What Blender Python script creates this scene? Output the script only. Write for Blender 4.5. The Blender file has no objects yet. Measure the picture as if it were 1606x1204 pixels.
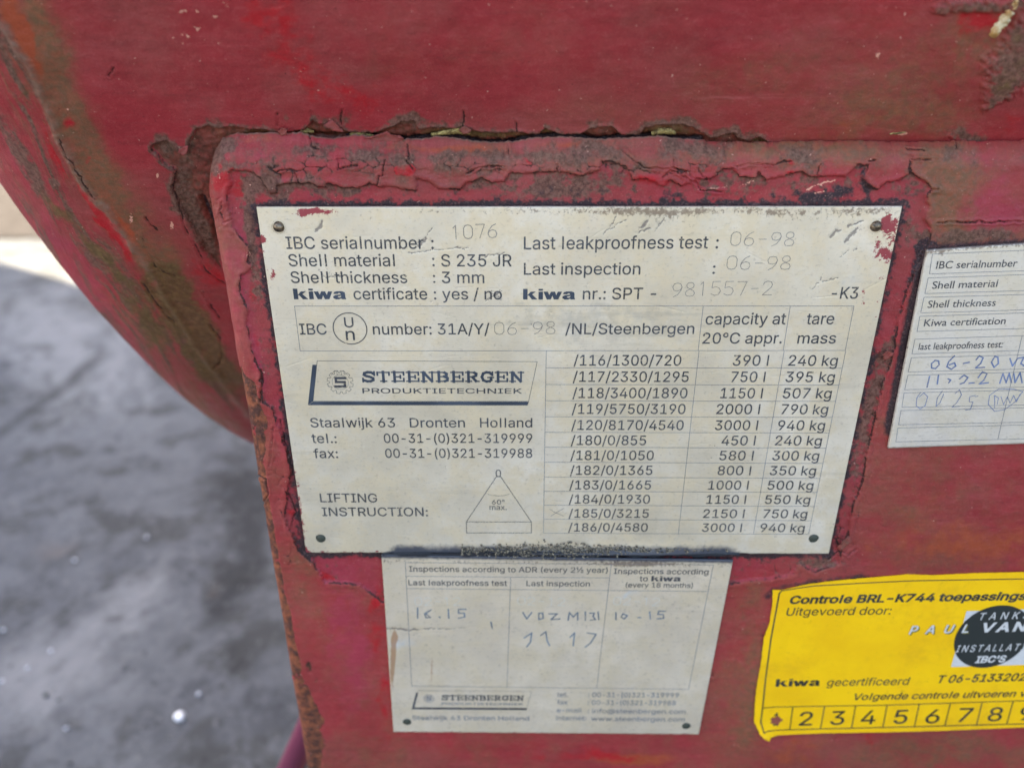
import bpy, math, os
import numpy as np
from mathutils import Vector, Matrix
from mathutils.geometry import delaunay_2d_cdt
S = bpy.context.scene
COL = S.collection

# ------------------------------------------------------------ camera, world, sun, exposure
PITCH, YAW, ROLL = 0.4590816, -0.00956364, -0.00354583
CAM = np.array([0.08576051, -0.26182923, 0.06520437])
FPX = 1270.0
def cam_axes(p, y, r):
    cp, sp, cy, sy, cr, sr = math.cos(p), math.sin(p), math.cos(y), math.sin(y), math.cos(r), math.sin(r)
    f = np.array([sy*cp, cy*cp, -sp]); rt = np.array([cy, -sy, 0.0]); up = np.cross(rt, f)
    return cr*rt+sr*up, -sr*rt+cr*up, f
RT, UP, FW = cam_axes(PITCH, YAW, ROLL)
cd = bpy.data.cameras.new('camera'); cam = bpy.data.objects.new('camera', cd); COL.objects.link(cam)
cam.matrix_world = Matrix(((RT[0], UP[0], -FW[0], CAM[0]), (RT[1], UP[1], -FW[1], CAM[1]), (RT[2], UP[2], -FW[2], CAM[2]), (0, 0, 0, 1)))
cd.sensor_width = 36; cd.lens = FPX/1606*36; cd.clip_start = 0.01; cd.clip_end = 500
cd.dof.use_dof = True; cd.dof.focus_distance = 0.283; cd.dof.aperture_fstop = 7.2; cd.dof.aperture_blades = 0
S.camera = cam

SUN_EL, SUN_AZ = math.radians(42), (-0.853, 0.522)      # behind and left; an added unseen block shades the tank
w = bpy.data.worlds.new('World'); S.world = w; w.use_nodes = True
nt = w.node_tree; bg = nt.nodes['Background']
sky = nt.nodes.new('ShaderNodeTexSky'); sky.sky_type = 'NISHITA'; sky.sun_disc = False
sky.sun_elevation = SUN_EL; sky.sun_rotation = math.atan2(SUN_AZ[0], SUN_AZ[1]); sky.dust_density = 4.0; sky.air_density = 1.0
nt.links.new(sky.outputs[0], bg.inputs[0]); bg.inputs[1].default_value = 0.07
sd = bpy.data.lights.new('sun', 'SUN'); sun = bpy.data.objects.new('sun', sd); COL.objects.link(sun)
sd.energy = 5.0; sd.angle = math.radians(0.5); sd.color = (1.0, 0.87, 0.64)
sun.rotation_euler = Vector((SUN_AZ[0]*math.cos(SUN_EL), SUN_AZ[1]*math.cos(SUN_EL), math.sin(SUN_EL))).to_track_quat('Z', 'Y').to_euler()
S.view_settings.view_transform = 'Standard'; S.view_settings.look = 'None'
S.view_settings.exposure = 3.4; S.view_settings.gamma = 1
S.render.engine = 'CYCLES'
S.cycles.max_bounces = 6; S.cycles.diffuse_bounces = 3; S.cycles.glossy_bounces = 3

# ------------------------------------------------------------ measuring helpers (photo pixel <-> place)
def ray(u, v):
    return RT*((u-803)/FPX) - UP*((v-602)/FPX) + FW
def on_front(u, v, y=0.0):                    # point of a pixel on the upright plane at depth y
    d = ray(u, v); return CAM + d*((y-CAM[1])/d[1])
GZ = -0.65
def on_ground(u, v):
    d = ray(u, v); return CAM + d*((GZ-CAM[2])/d[2])
def to_px(P):
    d = P-CAM; z = d@FW
    return np.stack([803+FPX*(d@RT)/z, 602-FPX*(d@UP)/z], -1)

# ------------------------------------------------------------ noise and distance fields
_rng = np.random.RandomState(7); _T = _rng.rand(256, 256).astype(np.float32)
def vn(x, y, seed=0):
    x = x+seed*17.31; y = y+seed*9.77
    xi = np.floor(x).astype(np.int64); yi = np.floor(y).astype(np.int64)
    fx = (x-xi).astype(np.float32); fy = (y-yi).astype(np.float32)
    fx = fx*fx*(3-2*fx); fy = fy*fy*(3-2*fy)
    a = _T[yi & 255, xi & 255]; b = _T[yi & 255, (xi+1) & 255]; c = _T[(yi+1) & 255, xi & 255]; d = _T[(yi+1) & 255, (xi+1) & 255]
    return (a*(1-fx)+b*fx)*(1-fy)+(c*(1-fx)+d*fx)*fy
def fbm(x, y, seed=0, octv=4, gain=.55):
    s = 0; a = 1; t = 0
    for i in range(octv):
        s = s+a*vn(x*2**i, y*2**i, seed+i*3); t += a; a *= gain
    return s/t                                # 0..1, mean .5
def ss(a, b, x):
    t = np.clip((x-a)/(b-a), 0, 1); return t*t*(3-2*t)
def dist(p, line, closed=False, far=60.0):
    L = np.array(line, float)
    if closed: L = np.vstack([L, L[:1]])
    out = np.full(len(p), far, np.float32)
    lo = L.min(0)-far; hi = L.max(0)+far
    m = np.where((p[:, 0] > lo[0]) & (p[:, 0] < hi[0]) & (p[:, 1] > lo[1]) & (p[:, 1] < hi[1]))[0]
    if len(m) == 0: return out
    q = p[m].astype(np.float32); best = np.full(len(m), far*far, np.float32)
    for a, b in zip(L[:-1], L[1:]):
        ab = b-a; l2 = max((ab**2).sum(), 1e-9)
        s = np.where((q[:, 0] > min(a[0], b[0])-far) & (q[:, 0] < max(a[0], b[0])+far))[0]
        if len(s) == 0: continue
        qa0 = q[s, 0]-a[0]; qa1 = q[s, 1]-a[1]
        t = np.clip((qa0*ab[0]+qa1*ab[1])/l2, 0, 1)
        d2 = (qa0-t*ab[0])**2+(qa1-t*ab[1])**2
        best[s] = np.minimum(best[s], d2)
    out[m] = np.sqrt(best); return out
def inside(p, poly):
    P = np.array(poly, float); r = np.zeros(len(p), bool)
    for (x0, y0), (x1, y1) in zip(P, np.roll(P, -1, 0)):
        if y0 == y1: continue
        c = ((y0 > p[:, 1]) != (y1 > p[:, 1])) & (p[:, 0] < (x1-x0)*(p[:, 1]-y0)/(y1-y0)+x0)
        r ^= c
    return r
_bw = {}
def blob_warp(p):                             # ragged, wandering outlines instead of clean ovals
    k = (len(p), float(p[0, 0]), float(p[-1, 1]))
    if k not in _bw:
        a = np.stack([fbm(p[:, 0]*.022, p[:, 1]*.022, 61+i, 5, .62)-.5 for i in (0, 7)], -1)*46
        m = (fbm(p[:, 0]*.07, p[:, 1]*.07, 83, 5, .65)-.5)*2.4
        _bw.clear(); _bw[k] = (p+a, m)
    return _bw[k]
def blobs(p, lst, ragged=True):
    if len(p) > 5000 and ragged:
        q, m = blob_warp(p); w = np.ones(len(p), np.float32)
        big = [b for b in lst if min(b[2], b[3]) >= 6]; small = [b for b in lst if min(b[2], b[3]) < 6]
        q2 = p+(q-p)*.3
        return _blobs(q2, [b for b in big if min(b[2], b[3]) < 14])*(1+.6*m)+_blobs(q, [b for b in big if min(b[2], b[3]) >= 14])*(1+.55*m)+_blobs(p, small)
    return _blobs(p, lst)
def _blobs(p, lst):
    s = np.zeros(len(p), np.float32)
    for x, y, rx, ry, ang, amp in lst:
        ca, sa = math.cos(math.radians(ang)), math.sin(math.radians(ang))
        u = (p[:, 0]-x)*ca+(p[:, 1]-y)*sa; v = -(p[:, 0]-x)*sa+(p[:, 1]-y)*ca
        e = (u/rx)**2+(v/ry)**2
        s += amp*np.exp(-np.minimum(e, 30))
    return s

def cell_edges(x, y, seed=0):                 # distance to the nearest cell border of a jittered lattice
    xi = np.floor(x).astype(np.int64); yi = np.floor(y).astype(np.int64); d1 = np.full(len(x), 9., np.float32); d2 = d1.copy(); idn = np.zeros(len(x), np.float32)
    for a in (-1, 0, 1):
        for b in (-1, 0, 1):
            cx_, cy_ = xi+a, yi+b; jx = _T[(cy_+seed) & 255, cx_ & 255]; jy = _T[(cy_+91) & 255, (cx_+37+seed) & 255]
            d = np.sqrt((cx_+jx-x)**2+(cy_+jy-y)**2).astype(np.float32); m = d < d1
            d2 = np.where(m, d1, np.minimum(d2, d)); idn = np.where(m, _T[(cx_*7+3) & 255, (cy_*5+seed) & 255], idn); d1 = np.minimum(d1, d)
    return d2-d1, idn

# ------------------------------------------------------------ object helpers
def obj(name, me, mat=None, parent=None, label=None, cat=None, group=None, kind=None):
    o = bpy.data.objects.new(name, me); COL.objects.link(o)
    if mat is not None and me is not None and not me.materials: me.materials.append(mat)
    if parent is not None: o.parent = parent
    if label: o['label'] = label
    if cat: o['category'] = cat
    if group: o['group'] = group
    if kind: o['kind'] = kind
    return o
def mesh_np(name, V, F, smooth=True, attrs=None):
    V = np.ascontiguousarray(V, np.float32); F = np.ascontiguousarray(F, np.int32)
    me = bpy.data.meshes.new(name); k = F.shape[1]
    me.vertices.add(len(V)); me.vertices.foreach_set('co', V.ravel())
    me.loops.add(F.size); me.loops.foreach_set('vertex_index', F.ravel())
    me.polygons.add(len(F)); me.polygons.foreach_set('loop_start', np.arange(0, F.size, k, dtype=np.int32))
    try: me.polygons.foreach_set('loop_total', np.full(len(F), k, np.int32))
    except Exception: pass
    me.polygons.foreach_set('use_smooth', np.full(len(F), smooth))
    for nm, A in (attrs or {}).items():
        at = me.attributes.new(nm, 'FLOAT_COLOR', 'POINT')
        at.data.foreach_set('color', np.ascontiguousarray(np.clip(A, 0, 1), np.float32).ravel())
    me.update(calc_edges=True); return me
def grid_faces(nu, nv, off=0, flip=False):    # verts indexed i*nv + j
    i, j = np.meshgrid(np.arange(nu-1), np.arange(nv-1), indexing='ij')
    a = (i*nv+j).ravel()+off; f = np.stack([a, a+nv, a+nv+1, a+1], -1)
    return f[:, ::-1] if flip else f
def poly_mesh(name, V, F, smooth=False):
    me = bpy.data.meshes.new(name); me.from_pydata([tuple(map(float, v)) for v in V], [], F); me.update()
    if smooth: me.polygons.foreach_set('use_smooth', [True]*len(me.polygons))
    return me

# ------------------------------------------------------------ material helpers
class NT:
    def __init__(s, name, attr_obj=True):
        s.m = bpy.data.materials.new(name); s.m.use_nodes = True; s.t = s.m.node_tree
        s.b = s.t.nodes['Principled BSDF']; s.tc = s.n('ShaderNodeTexCoord')
    def n(s, t): return s.t.nodes.new(t)
    def l(s, a, b): s.t.links.new(a, b)
    def _set(s, sock, v):
        if hasattr(v, 'is_output') or isinstance(v, bpy.types.NodeSocket): s.l(v, sock)
        else: sock.default_value = v
    def attr(s, name):
        a = s.n('ShaderNodeAttribute'); a.attribute_name = name
        sp = s.n('ShaderNodeSeparateColor'); s.l(a.outputs['Color'], sp.inputs[0])
        return sp.outputs[0], sp.outputs[1], sp.outputs[2], a.outputs['Alpha']
    def noise(s, scale, detail=4, rough=.55, stretch=(1, 1, 1), dist=0.0):
        mp = s.n('ShaderNodeMapping'); mp.inputs['Scale'].default_value = stretch; s.l(s.tc.outputs['Object'], mp.inputs[0])
        n = s.n('ShaderNodeTexNoise'); n.inputs['Scale'].default_value = scale; n.inputs['Detail'].default_value = detail
        n.inputs['Roughness'].default_value = rough; n.inputs['Distortion'].default_value = dist; s.l(mp.outputs[0], n.inputs['Vector'])
        return n.outputs['Fac']
    def math(s, op, a, b=0.0, c=None):
        n = s.n('ShaderNodeMath'); n.operation = op; s._set(n.inputs[0], a); s._set(n.inputs[1], b)
        if c is not None: s._set(n.inputs[2], c)
        return n.outputs[0]
    def step(s, v, a, b, lo=0.0, hi=1.0):
        n = s.n('ShaderNodeMapRange'); n.interpolation_type = 'SMOOTHSTEP'
        s._set(n.inputs[0], v); n.inputs[1].default_value = a; n.inputs[2].default_value = b
        n.inputs[3].default_value = lo; n.inputs[4].default_value = hi; return n.outputs[0]
    def mask(s, a, noise, k=.8, lo=.42, hi=.6):   # attribute broken up by noise
        v = s.math('ADD', a, s.math('MULTIPLY', s.math('SUBTRACT', noise, .5), k)); return s.step(v, lo, hi)
    def mix(s, f, a, b):
        n = s.n('ShaderNodeMix'); n.data_type = 'RGBA'; s._set(n.inputs[0], f)
        for sock, v in ((n.inputs[6], a), (n.inputs[7], b)):
            if isinstance(v, tuple): sock.default_value = (*v, 1) if len(v) == 3 else v
            else: s.l(v, sock)
        return n.outputs[2]
    def bump(s, h, strength=.3, dist=.0005, prev=None):
        n = s.n('ShaderNodeBump'); n.inputs['Strength'].default_value = strength; n.inputs['Distance'].default_value = dist
        s.l(h, n.inputs['Height'])
        if prev is not None: s.l(prev, n.inputs['Normal'])
        return n.outputs[0]
    def out(s, col=None, rough=None, nrm=None, metal=None, spec=None):
        if col is not None: s._set(s.b.inputs['Base Color'], col if not isinstance(col, tuple) else (*col, 1))
        if rough is not None: s._set(s.b.inputs['Roughness'], rough)
        if nrm is not None: s.l(nrm, s.b.inputs['Normal'])
        if metal is not None: s._set(s.b.inputs['Metallic'], metal)
        if spec is not None: s._set(s.b.inputs['Specular IOR Level'], spec)
        return s.m
def srgb(r, g, b):
    f = lambda c: (c/255/12.92) if c <= 10 else ((c/255+.055)/1.055)**2.4
    return (f(r), f(g), f(b))
def plain(name, col, rough=.6, metal=0.0, spec=.5):
    n = NT(name); v = n.noise(900, 3); c = n.mix(n.step(v, .3, .7), tuple(x*.88 for x in col), col)
    return n.out(c, rough, None, metal, spec)

def paint_material():
    n = NT('weathered_red_paint')
    aR, aG, aB, aA = n.attr('wear_shade_a')         # dirt, algae, rust, black grime with dark gaps and painted recess shade
    bR, bG, bB, bA = n.attr('wear_b')         # bright red, magenta, bare primer, pale chips
    cR, cG, cB, cA = n.attr('wear_c')         # fine cracks, brown fading, seam dust, orange tint
    big = n.noise(14, 5, .6); mid = n.noise(70, 5, .6); fin = n.noise(420, 4, .6); grit = n.noise(1500, 3, .6)
    brush = n.noise(160, 5, .65, (.22, 1, 1.3)); scr = n.noise(260, 6, .72, (.06, 1, 1))
    col = n.mix(n.step(big, .35, .65), srgb(158, 48, 54), srgb(140, 46, 50))
    col = n.mix(n.step(n.noise(26, 6, .65), .42, .72, 0, .55), col, srgb(134, 66, 60))
    col = n.mix(n.step(brush, .3, .75, 0, .6), col, srgb(168, 62, 66))
    col = n.mix(n.math('MULTIPLY', n.step(n.noise(17, 7, .7), .44, .66), .55), col, srgb(136, 78, 70)); col = n.mix(n.step(n.noise(33, 7, .75, (.6, 1, 1)), .52, .66, 0, .35), col, srgb(164, 84, 84))
    col = n.mix(n.step(n.noise(210, 6, .75, (.1, 1, 1)), .50, .68, 0, .40), col, srgb(122, 52, 52))
    fade = n.mask(cG, n.noise(60, 7, .75, (.5, 1, 1)), 1.0, 0.0, 1.15)
    col = n.mix(fade, col, n.mix(n.step(fin, .35, .65), srgb(136, 88, 62), srgb(112, 88, 62)))
    col = n.mix(n.mask(cA, n.noise(60, 6, .7, (.6, 1, 1)), 1.0, .25, .9), col, srgb(160, 78, 48))
    col = n.mix(n.mask(bG, n.noise(90, 6, .7), .9, .25, .9), col, srgb(158, 58, 72))
    col = n.mix(n.mask(bR, n.noise(130, 6, .75, (.5, 1, 1)), 1.0, .34, .82), col, srgb(170, 32, 38))
    col = n.mix(n.step(scr, .62, .74, 0, .28), col, srgb(188, 110, 108))
    col = n.mix(n.step(grit, .66, .78, 0, .35), col, srgb(190, 120, 112))
    col = n.mix(n.mask(bB, fin, .55, .42, .56), col, n.mix(n.step(fin, .35, .65), srgb(98, 62, 48), srgb(134, 70, 58)))
    dcol = n.mix(n.step(n.noise(700, 5, .75), .36, .64), srgb(120, 96, 80), srgb(72, 57, 44))
    col = n.mix(n.math('MULTIPLY', n.mask(aR, n.noise(380, 6, .78), 1.4, .35, .85), .88), col, dcol)
    col = n.mix(n.math('MULTIPLY', n.step(cB, .1, .8), n.step(fin, .25, .7, .35, .95)), col, srgb(128, 108, 92))
    acol = n.mix(n.step(fin, .35, .7), srgb(84, 72, 38), srgb(112, 96, 56))
    col = n.mix(n.math('MULTIPLY', n.mask(aG, n.noise(200, 6, .75), 1.0, .25, .95), .9), col, acol)
    rcol = n.mix(n.step(n.noise(230, 6, .75), .40, .64), srgb(74, 50, 40), srgb(142, 86, 56))
    rm = n.mask(aB, fin, .7, .44, .56); col = n.mix(rm, col, rcol)
    kcol = n.mix(n.step(grit, .5, .72), srgb(46, 38, 42), srgb(96, 78, 76))
    km = n.mask(aA, fin, .55, .35, .75); col = n.mix(km, col, kcol)
    col = n.mix(n.mask(bA, grit, 1.3, .62, .72), col, srgb(214, 162, 138))
    ck = n.step(cR, .42, .85); col = n.mix(n.math('MULTIPLY', ck, .9), col, srgb(44, 30, 26))
    micro = n.math('ADD', n.math('MULTIPLY', n.noise(1900, 5, .75), .6), n.math('MULTIPLY', n.noise(500, 5, .75, (.5, 1, 1)), .4))
    col = n.mix(n.step(micro, .5, .66, 0, .38), col, srgb(92, 46, 44)); col = n.mix(n.step(micro, .5, .34, 0, .25), col, srgb(196, 120, 116))
    spk = n.noise(900, 2, .5); col = n.mix(n.step(spk, .73, .77, 0, .7), col, srgb(208, 170, 150)); col = n.mix(n.step(n.noise(760, 2, .5, (1, 1.1, 1.2)), .735, .77, 0, .7), col, srgb(60, 34, 30))
    tone = n.mix(n.step(n.noise(9, 4, .6), .3, .7), (.90, .78, .74), (1.12, .96, .90)); mul = n.n('ShaderNodeMix'); mul.data_type = 'RGBA'; mul.blend_type = 'MULTIPLY'; mul.inputs[0].default_value = 1.0
    n.l(col, mul.inputs[6]); n.l(tone, mul.inputs[7]); col = mul.outputs[2]
    rough = n.math('ADD', n.step(mid, .3, .7, .34, .5), n.math('MULTIPLY', n.math('MAXIMUM', aR, rm), .3))
    h = n.math('ADD', n.math('MULTIPLY', brush, .5), n.math('MULTIPLY', fin, .5))
    b = n.bump(h, .35, .0010); b = n.bump(grit, .35, .0003, b); b = n.bump(micro, .4, .0005, b); b = n.bump(n.noise(40, 4, .5), .35, .003, b)
    hr = n.math('MULTIPLY', rm, n.noise(500, 4, .7)); b = n.bump(hr, .7, .0012, b)
    b = n.bump(n.math('MULTIPLY', ck, -1.0), .5, .0006, b)
    return n.out(col, rough, b, 0.0, .28)
PAINT = paint_material()

# ------------------------------------------------------------ features of the paint, measured on the photograph (pixels)
HEAD_EDGE = [(237,230),(247,222),(262,219),(280,236),(292,240),(297,229),(299,214),(309,200),(329,195),(342,200),(361,196),(380,199),(398,202),(417,203),(428,208),(441,213),(450,210),(469,206),(479,201),(492,186),(500,193),(510,195),(520,188),(537,202),(556,208),(584,208),(608,200),(631,191),(650,189),(655,202),(668,200),(687,199),(715,200),(726,197),(743,204),(780,206),(808,206),(842,210),(855,200),(870,206),(885,212),(911,208),(926,200),(957,197),(976,210),(1004,212),(1012,199),(1038,193),(1070,193),(1087,199),(1104,208),(1113,215),(1125,214),(1153,207),(1155,215),(1170,220),(1192,214),(1207,225)]
HEAD_CRACK = [(237,230),(249,245),(264,260),(277,268),(273,285),(270,296),(279,309),(286,335),(291,355),(301,373),(314,397),(322,420),(336,433),(351,441),(372,452)]
EXPOSED = HEAD_EDGE+[(1210,260),(700,270),(380,260),(345,300),(345,420),(322,392),(300,352),(286,325),(279,309),(270,296),(273,285),(277,268),(264,260),(249,245)]
SHELL_CRACKS = [HEAD_CRACK, [(223,372),(230,388),(237,402),(246,417),(262,427),(277,431)],
    [(228,340),(246,359)], [(318,455),(332,478),(345,497)], [(330,508),(346,527),(349,548),(346,566),(336,573)], [(172,117),(180,105)],
    [(95,213),(110,245),(133,284),(150,312)], [(226,443),(243,470),(275,505)], [(726,197),(729,180),(729,172)], [(811,204),(809,190)], [(1487,215),(1500,222),(1520,222),(1530,223)],
    [(492,186),(488,172)], [(537,202),(534,180),(538,168)], [(436,196),(434,176)]]
LIP = [(300,236),(323,225),(335,214),(348,206),(365,209),(389,215),(417,213),(445,213),(473,212),(486,217),(515,220),(545,219),(556,215),(571,217),(593,222),(620,225),(638,224),(668,222),(687,218),(724,223),(752,228),(795,229),(817,225),(842,220),(892,219),(939,224),(986,221),(1023,218),(1050,222),(1079,224),(1100,222),(1200,223),(1330,222),(1480,222),(1700,222),(2200,222)]
INNER = [(359,268),(368,266),(393,270),(409,279),(413,292),(424,303),(434,301),(436,290),(464,287),(482,287),(497,292),(510,294),(513,287),(534,294),(565,294),(578,288),(597,294),(605,290),(627,296),(653,298),(650,277),(672,283),(687,296),(721,298),(730,287),(758,279),(769,287),(791,284),(801,270),(814,272),(827,273),(845,270),(870,270),(892,272),(911,275),(939,268),(944,255),(960,253),(982,262),(995,283),(1012,281),(1042,292),(1053,283),(1070,292),(1093,281),(1112,281),(1125,277),(1134,264),(1151,266),(1160,278),(1185,279),(1190,270),(1200,283),(1218,279),(1244,272),(1256,268),(1271,278),(1302,276),(1327,276),(1338,264),(1345,257),(1362,258),(1353,279),(1362,291),(1375,298),(1392,285),(1413,283),(1426,272),(1427,251),(1429,270),(1448,283),(1461,296),(1455,307),(1456,322),(1451,344),(1461,358),(1459,378),(1446,400),(1424,450),(1410,501),(1401,555),(1385,600),(1373,647),(1364,688),(1358,720),(1355,747),(1337,797),(1332,834),(1320,859),(1317,885),(1276,897),(1254,885),(1245,900),(1210,907),(1100,920),(700,930),(598,943),(564,918),(543,914),(510,914),(493,884),(468,863),(447,809),(452,760),(456,742),(451,716),(440,684),(425,640),(411,632),(409,579),(401,566),(391,532),(387,512),(387,486),(377,459),(377,433),(385,428),(395,420),(387,407),(393,390),(374,367),(365,358),(361,343),(359,318),(355,305),(361,292)]
FILM_CRACKS = [[(422,262),(432,271),(446,266),(458,265),(467,280),(469,289)], [(531,250),(529,266),(548,262),(560,259)], [(604,252),(601,270),(600,275),(593,278),(592,290)], [(637,252),(650,268),(650,277)], [(639,226),(640,250)],
    [(732,272),(745,265),(765,261),(790,262)], [(1040,279),(1052,268),(1066,272),(1085,284),(1095,290),(1100,300),(1135,302)], [(1056,252),(1057,263),(1078,270),(1088,279),(1110,283)], [(1096,264),(1101,276),(1112,281)],
    [(1151,262),(1176,257),(1215,259),(1222,255),(1240,253)], [(1282,275),(1284,262),(1287,258)], [(796,230),(798,240)], [(873,258),(874,271)], [(979,238),(1010,262),(1045,267),(1056,262),(1070,271)],
    [(1362,252),(1375,250)], [(1461,297),(1472,297)], [(1430,250),(1470,249)], [(1422,233),(1452,236)], [(1500,222),(1499,234)],
    [(486,217),(489,229),(500,234)], [(427,671),(425,710),(422,730)], [(409,579),(411,600),(408,632)], [(438,660),(445,690),(452,716)], [(447,768),(455,780),(462,800),(455,830)], [(440,800),(447,812),(452,826)], [(1345,860),(1330,872)], [(1318,866),(1300,880)],
    [(350,316),(346,330),(352,350),(360,345)], [(1470,348),(1560,349),(1606,347)], [(1120,1052),(1117,1060)], [(393,745),(400,745),(418,752),(420,775),(412,790)]]
MAIN_PX = [(402,325),(1415,324),(1300,868),(480,866)]
LOWER_PX = [(598,870),(1150,878),(1096,1151),(617,1147)]
RIGHT_PX = [(1454,392),(1700,375),(1720,692),(1393,702.6)]
STICK_PX = [(1211.8,924.7),(1226,924.7),(1270,915.5),(1310,910.5),(1352,906.7),(1424.5,900.4),(1462,902),(1525,898.8),(1606,896.6),(1780,892),(1765,1134),(1606,1139.9),(1478,1145.2),(1383.6,1147.7),(1289,1149.3),(1220,1152),(1208.7,1154),(1205.5,1160.3),(1191.4,1149.3),(1182.5,1130.4),(1184,1100),(1186.6,1076.8),(1193.6,1039),(1197.7,1001.2),(1207,976),(1211.8,944.5)]

def warp(px, amt=2.0, sc=.10, seed=0):
    return np.stack([px[:, 0]+amt*(fbm(px[:, 0]*sc, px[:, 1]*sc, seed+11, 5, .72)-.5)*3.4,
                     px[:, 1]+amt*(fbm(px[:, 0]*sc, px[:, 1]*sc, seed+23, 5, .72)-.5)*3.4], -1)

# ------------------------------------------------------------ the tank
tank = obj('fuel_tank', None, label='weathered red steel tank with peeling paint, riveted data plates and a yellow sticker', cat='tank')
XS, CY, CZ, RR, HA = -0.0588, 0.594, 0.297, 0.648, 0.188    # head joint, axis, radius, head depth
def shell_point(s, th):                       # s: arclength-like, <0 head, >0 cylinder
    t = np.clip(-s/0.53, 0, 1)*math.pi/2
    x = np.where(s < 0, XS-HA*np.sin(t), XS+s); r = np.where(s < 0, RR*np.cos(t), RR)
    P = np.stack([x, CY-r*np.cos(th), CZ-r*np.sin(th)], -1)
    nx = np.where(s < 0, np.sin(t)/HA, 0); nr = np.where(s < 0, np.cos(t)/RR, 1)
    N = np.stack([-nx, -nr*np.cos(th), -nr*np.sin(th)], -1); N /= np.linalg.norm(N, axis=1)[:, None]
    return P, N
SEAM = [(-40,-40),(0,20),(16,55),(52,113),(86,194),(118,264),(149,314),(168,328),(199,370),(236,420),(283,505),(322,561),(362,611),(392,648),(430,690)]
def shell_wear(P, N):
    px = to_px(P); wp = warp(px, 2.2); n = len(P)
    front = ((CAM-P)*N).sum(1) > 0
    A = np.zeros((n, 4), np.float32); B = np.zeros((n, 4), np.float32); Cc = np.zeros((n, 4), np.float32)
    near = (px[:, 0] > -200) & (px[:, 0] < 1900) & (px[:, 1] > -300) & (px[:, 1] < 900) & front & (P[:, 1] < .75)
    f1 = fbm(px[:, 0]*.012, px[:, 1]*.012, 3); f2 = fbm(px[:, 0]*.05, px[:, 1]*.05, 5, 5)
    h = (f1-.5)*.0012
    ds = dist(warp(px, 4, .03), SEAM, far=40); seam = np.exp(-(ds/6.0)**2)
    h = h+seam*.0008*(.5+f2)
    Cc[:, 2] = np.exp(-(ds/9.0)**2)*(.1+1.0*f2)
    ins = inside(wp, EXPOSED); de = dist(wp, HEAD_EDGE+[(1260,224)]); dc = dist(wp, HEAD_CRACK)
    # the step of the thick paint film and its curled rim
    film = ~ins
    dd = np.minimum(de, np.where(px[:, 1] < 330, dc, 60))
    h = h+np.where(film, .0007*ss(0, 3, dd)+.0007*np.exp(-(dd/3.2)**2), -.0007*ss(0, 2.5, dd))
    crev = np.array(LIP, float); dl = dist(wp, [q for q in LIP if q[0] < 1115])
    gap = np.exp(-(dl/7)**2)*(px[:, 0] > 350)*(px[:, 0] < 1105)
    h = h-gap*.0030*ss(350, 560, px[:, 0])
    f3 = fbm(px[:, 0]*.13, px[:, 1]*.13, 15, 5, .65); h = h+np.where(ins, (f3-.5)*.0018*ss(0, 5, dd), 0)
    B[:, 2] = np.where(ins, ss(0, 3, dd)*.85, 0)
    A[:, 1] = np.where(ins, .30, 0)+np.where(ins, blobs(px, [(565,212,30,5,0,.6),(740,210,60,7,0,.7),(860,208,60,7,0,.45),(1040,207,30,10,0,.9),(480,207,14,6,0,.6),(700,208,30,6,0,.5),(410,210,40,6,0,.3),(1190,221,24,4,10,.7)]), 0)
    dg = dist(wp, [(318,312),(324,327),(331,343),(337,358),(341,374),(344,390)], far=20); dg2 = dist(wp, [(262,262),(284,258),(292,246),(300,240)], far=15); h = h-np.exp(-(dg/4)**2)*.002
    A[:, 3] = gap*.85*(px[:, 0] > 540)*(px[:, 1] > 208)+np.exp(-(dg/3.0)**2)*.95+np.exp(-(dg2/2.0)**2)*.5
    rim = np.exp(-(dd/np.interp(f2, [.3, .7], [5, 19]))**2)*(px[:, 0] < 1215)*(px[:, 0] > 232)*(px[:, 1] < 330)
    A[:, 0] = rim*np.where(film, .80, .45)*(.35+1.2*f3)
    A[:, 0] += blobs(px, [(258,232,16,14,0,.7),(290,240,14,18,0,.5),(300,300,24,60,5,.7),(300,355,18,45,-25,.8),(325,390,16,40,-20,.7),(330,185,20,8,0,.55),(650,182,22,9,0,.55),(630,190,30,8,0,.4),(495,180,12,9,0,.5),(545,178,12,14,0,.5),(450,180,10,14,0,.5),(1500,205,40,14,0,.65),(1530,215,40,12,0,.5),(1060,190,40,12,0,.6),(1140,205,30,10,0,.5)])
    # olive and brown bands on the head, dirt streaks that run along the joint
    A[:, 1] += blobs(px, [(250,470,150,60,52,.25),(310,560,90,50,52,.3),(120,250,150,40,58,.22),(210,470,90,26,55,.3)])
    side = np.interp(px[:, 0], [q[0] for q in SEAM], [q[1] for q in SEAM]); cross = (px[:, 1]-side)*.62; alongs = px[:, 0]*.62+px[:, 1]*.78
    strk = fbm(cross*.055, alongs*.006, 101, 5, .65); strk2 = fbm(cross*.16, alongs*.012, 131, 4, .65)
    lft = (1-ss(330, 430, px[:, 0]))*ss(-10, 12, cross)
    A[:, 0] += lft*(ss(.42, .70, strk)*.62+ss(.46, .72, strk2)*.38); h = h+(strk2-.5)*.0003*lft
    tan = 55
    A[:, 1] += blobs(px, [(300,500,62,26,54,.95),(335,560,40,22,50,.7),(262,440,42,26,52,.8),(290,520,40,22,50,.5),(365,600,40,20,50,.35),(105,335,26,10,35,.8),(75,310,26,8,50,.6),(150,390,34,8,52,.6),(180,425,30,9,50,.45),(225,500,40,13,55,.55),(240,530,25,10,60,.4),(40,145,16,4,-30,.6),(210,340,14,6,50,.6),(3,205,6,8,0,.6)])
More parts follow.
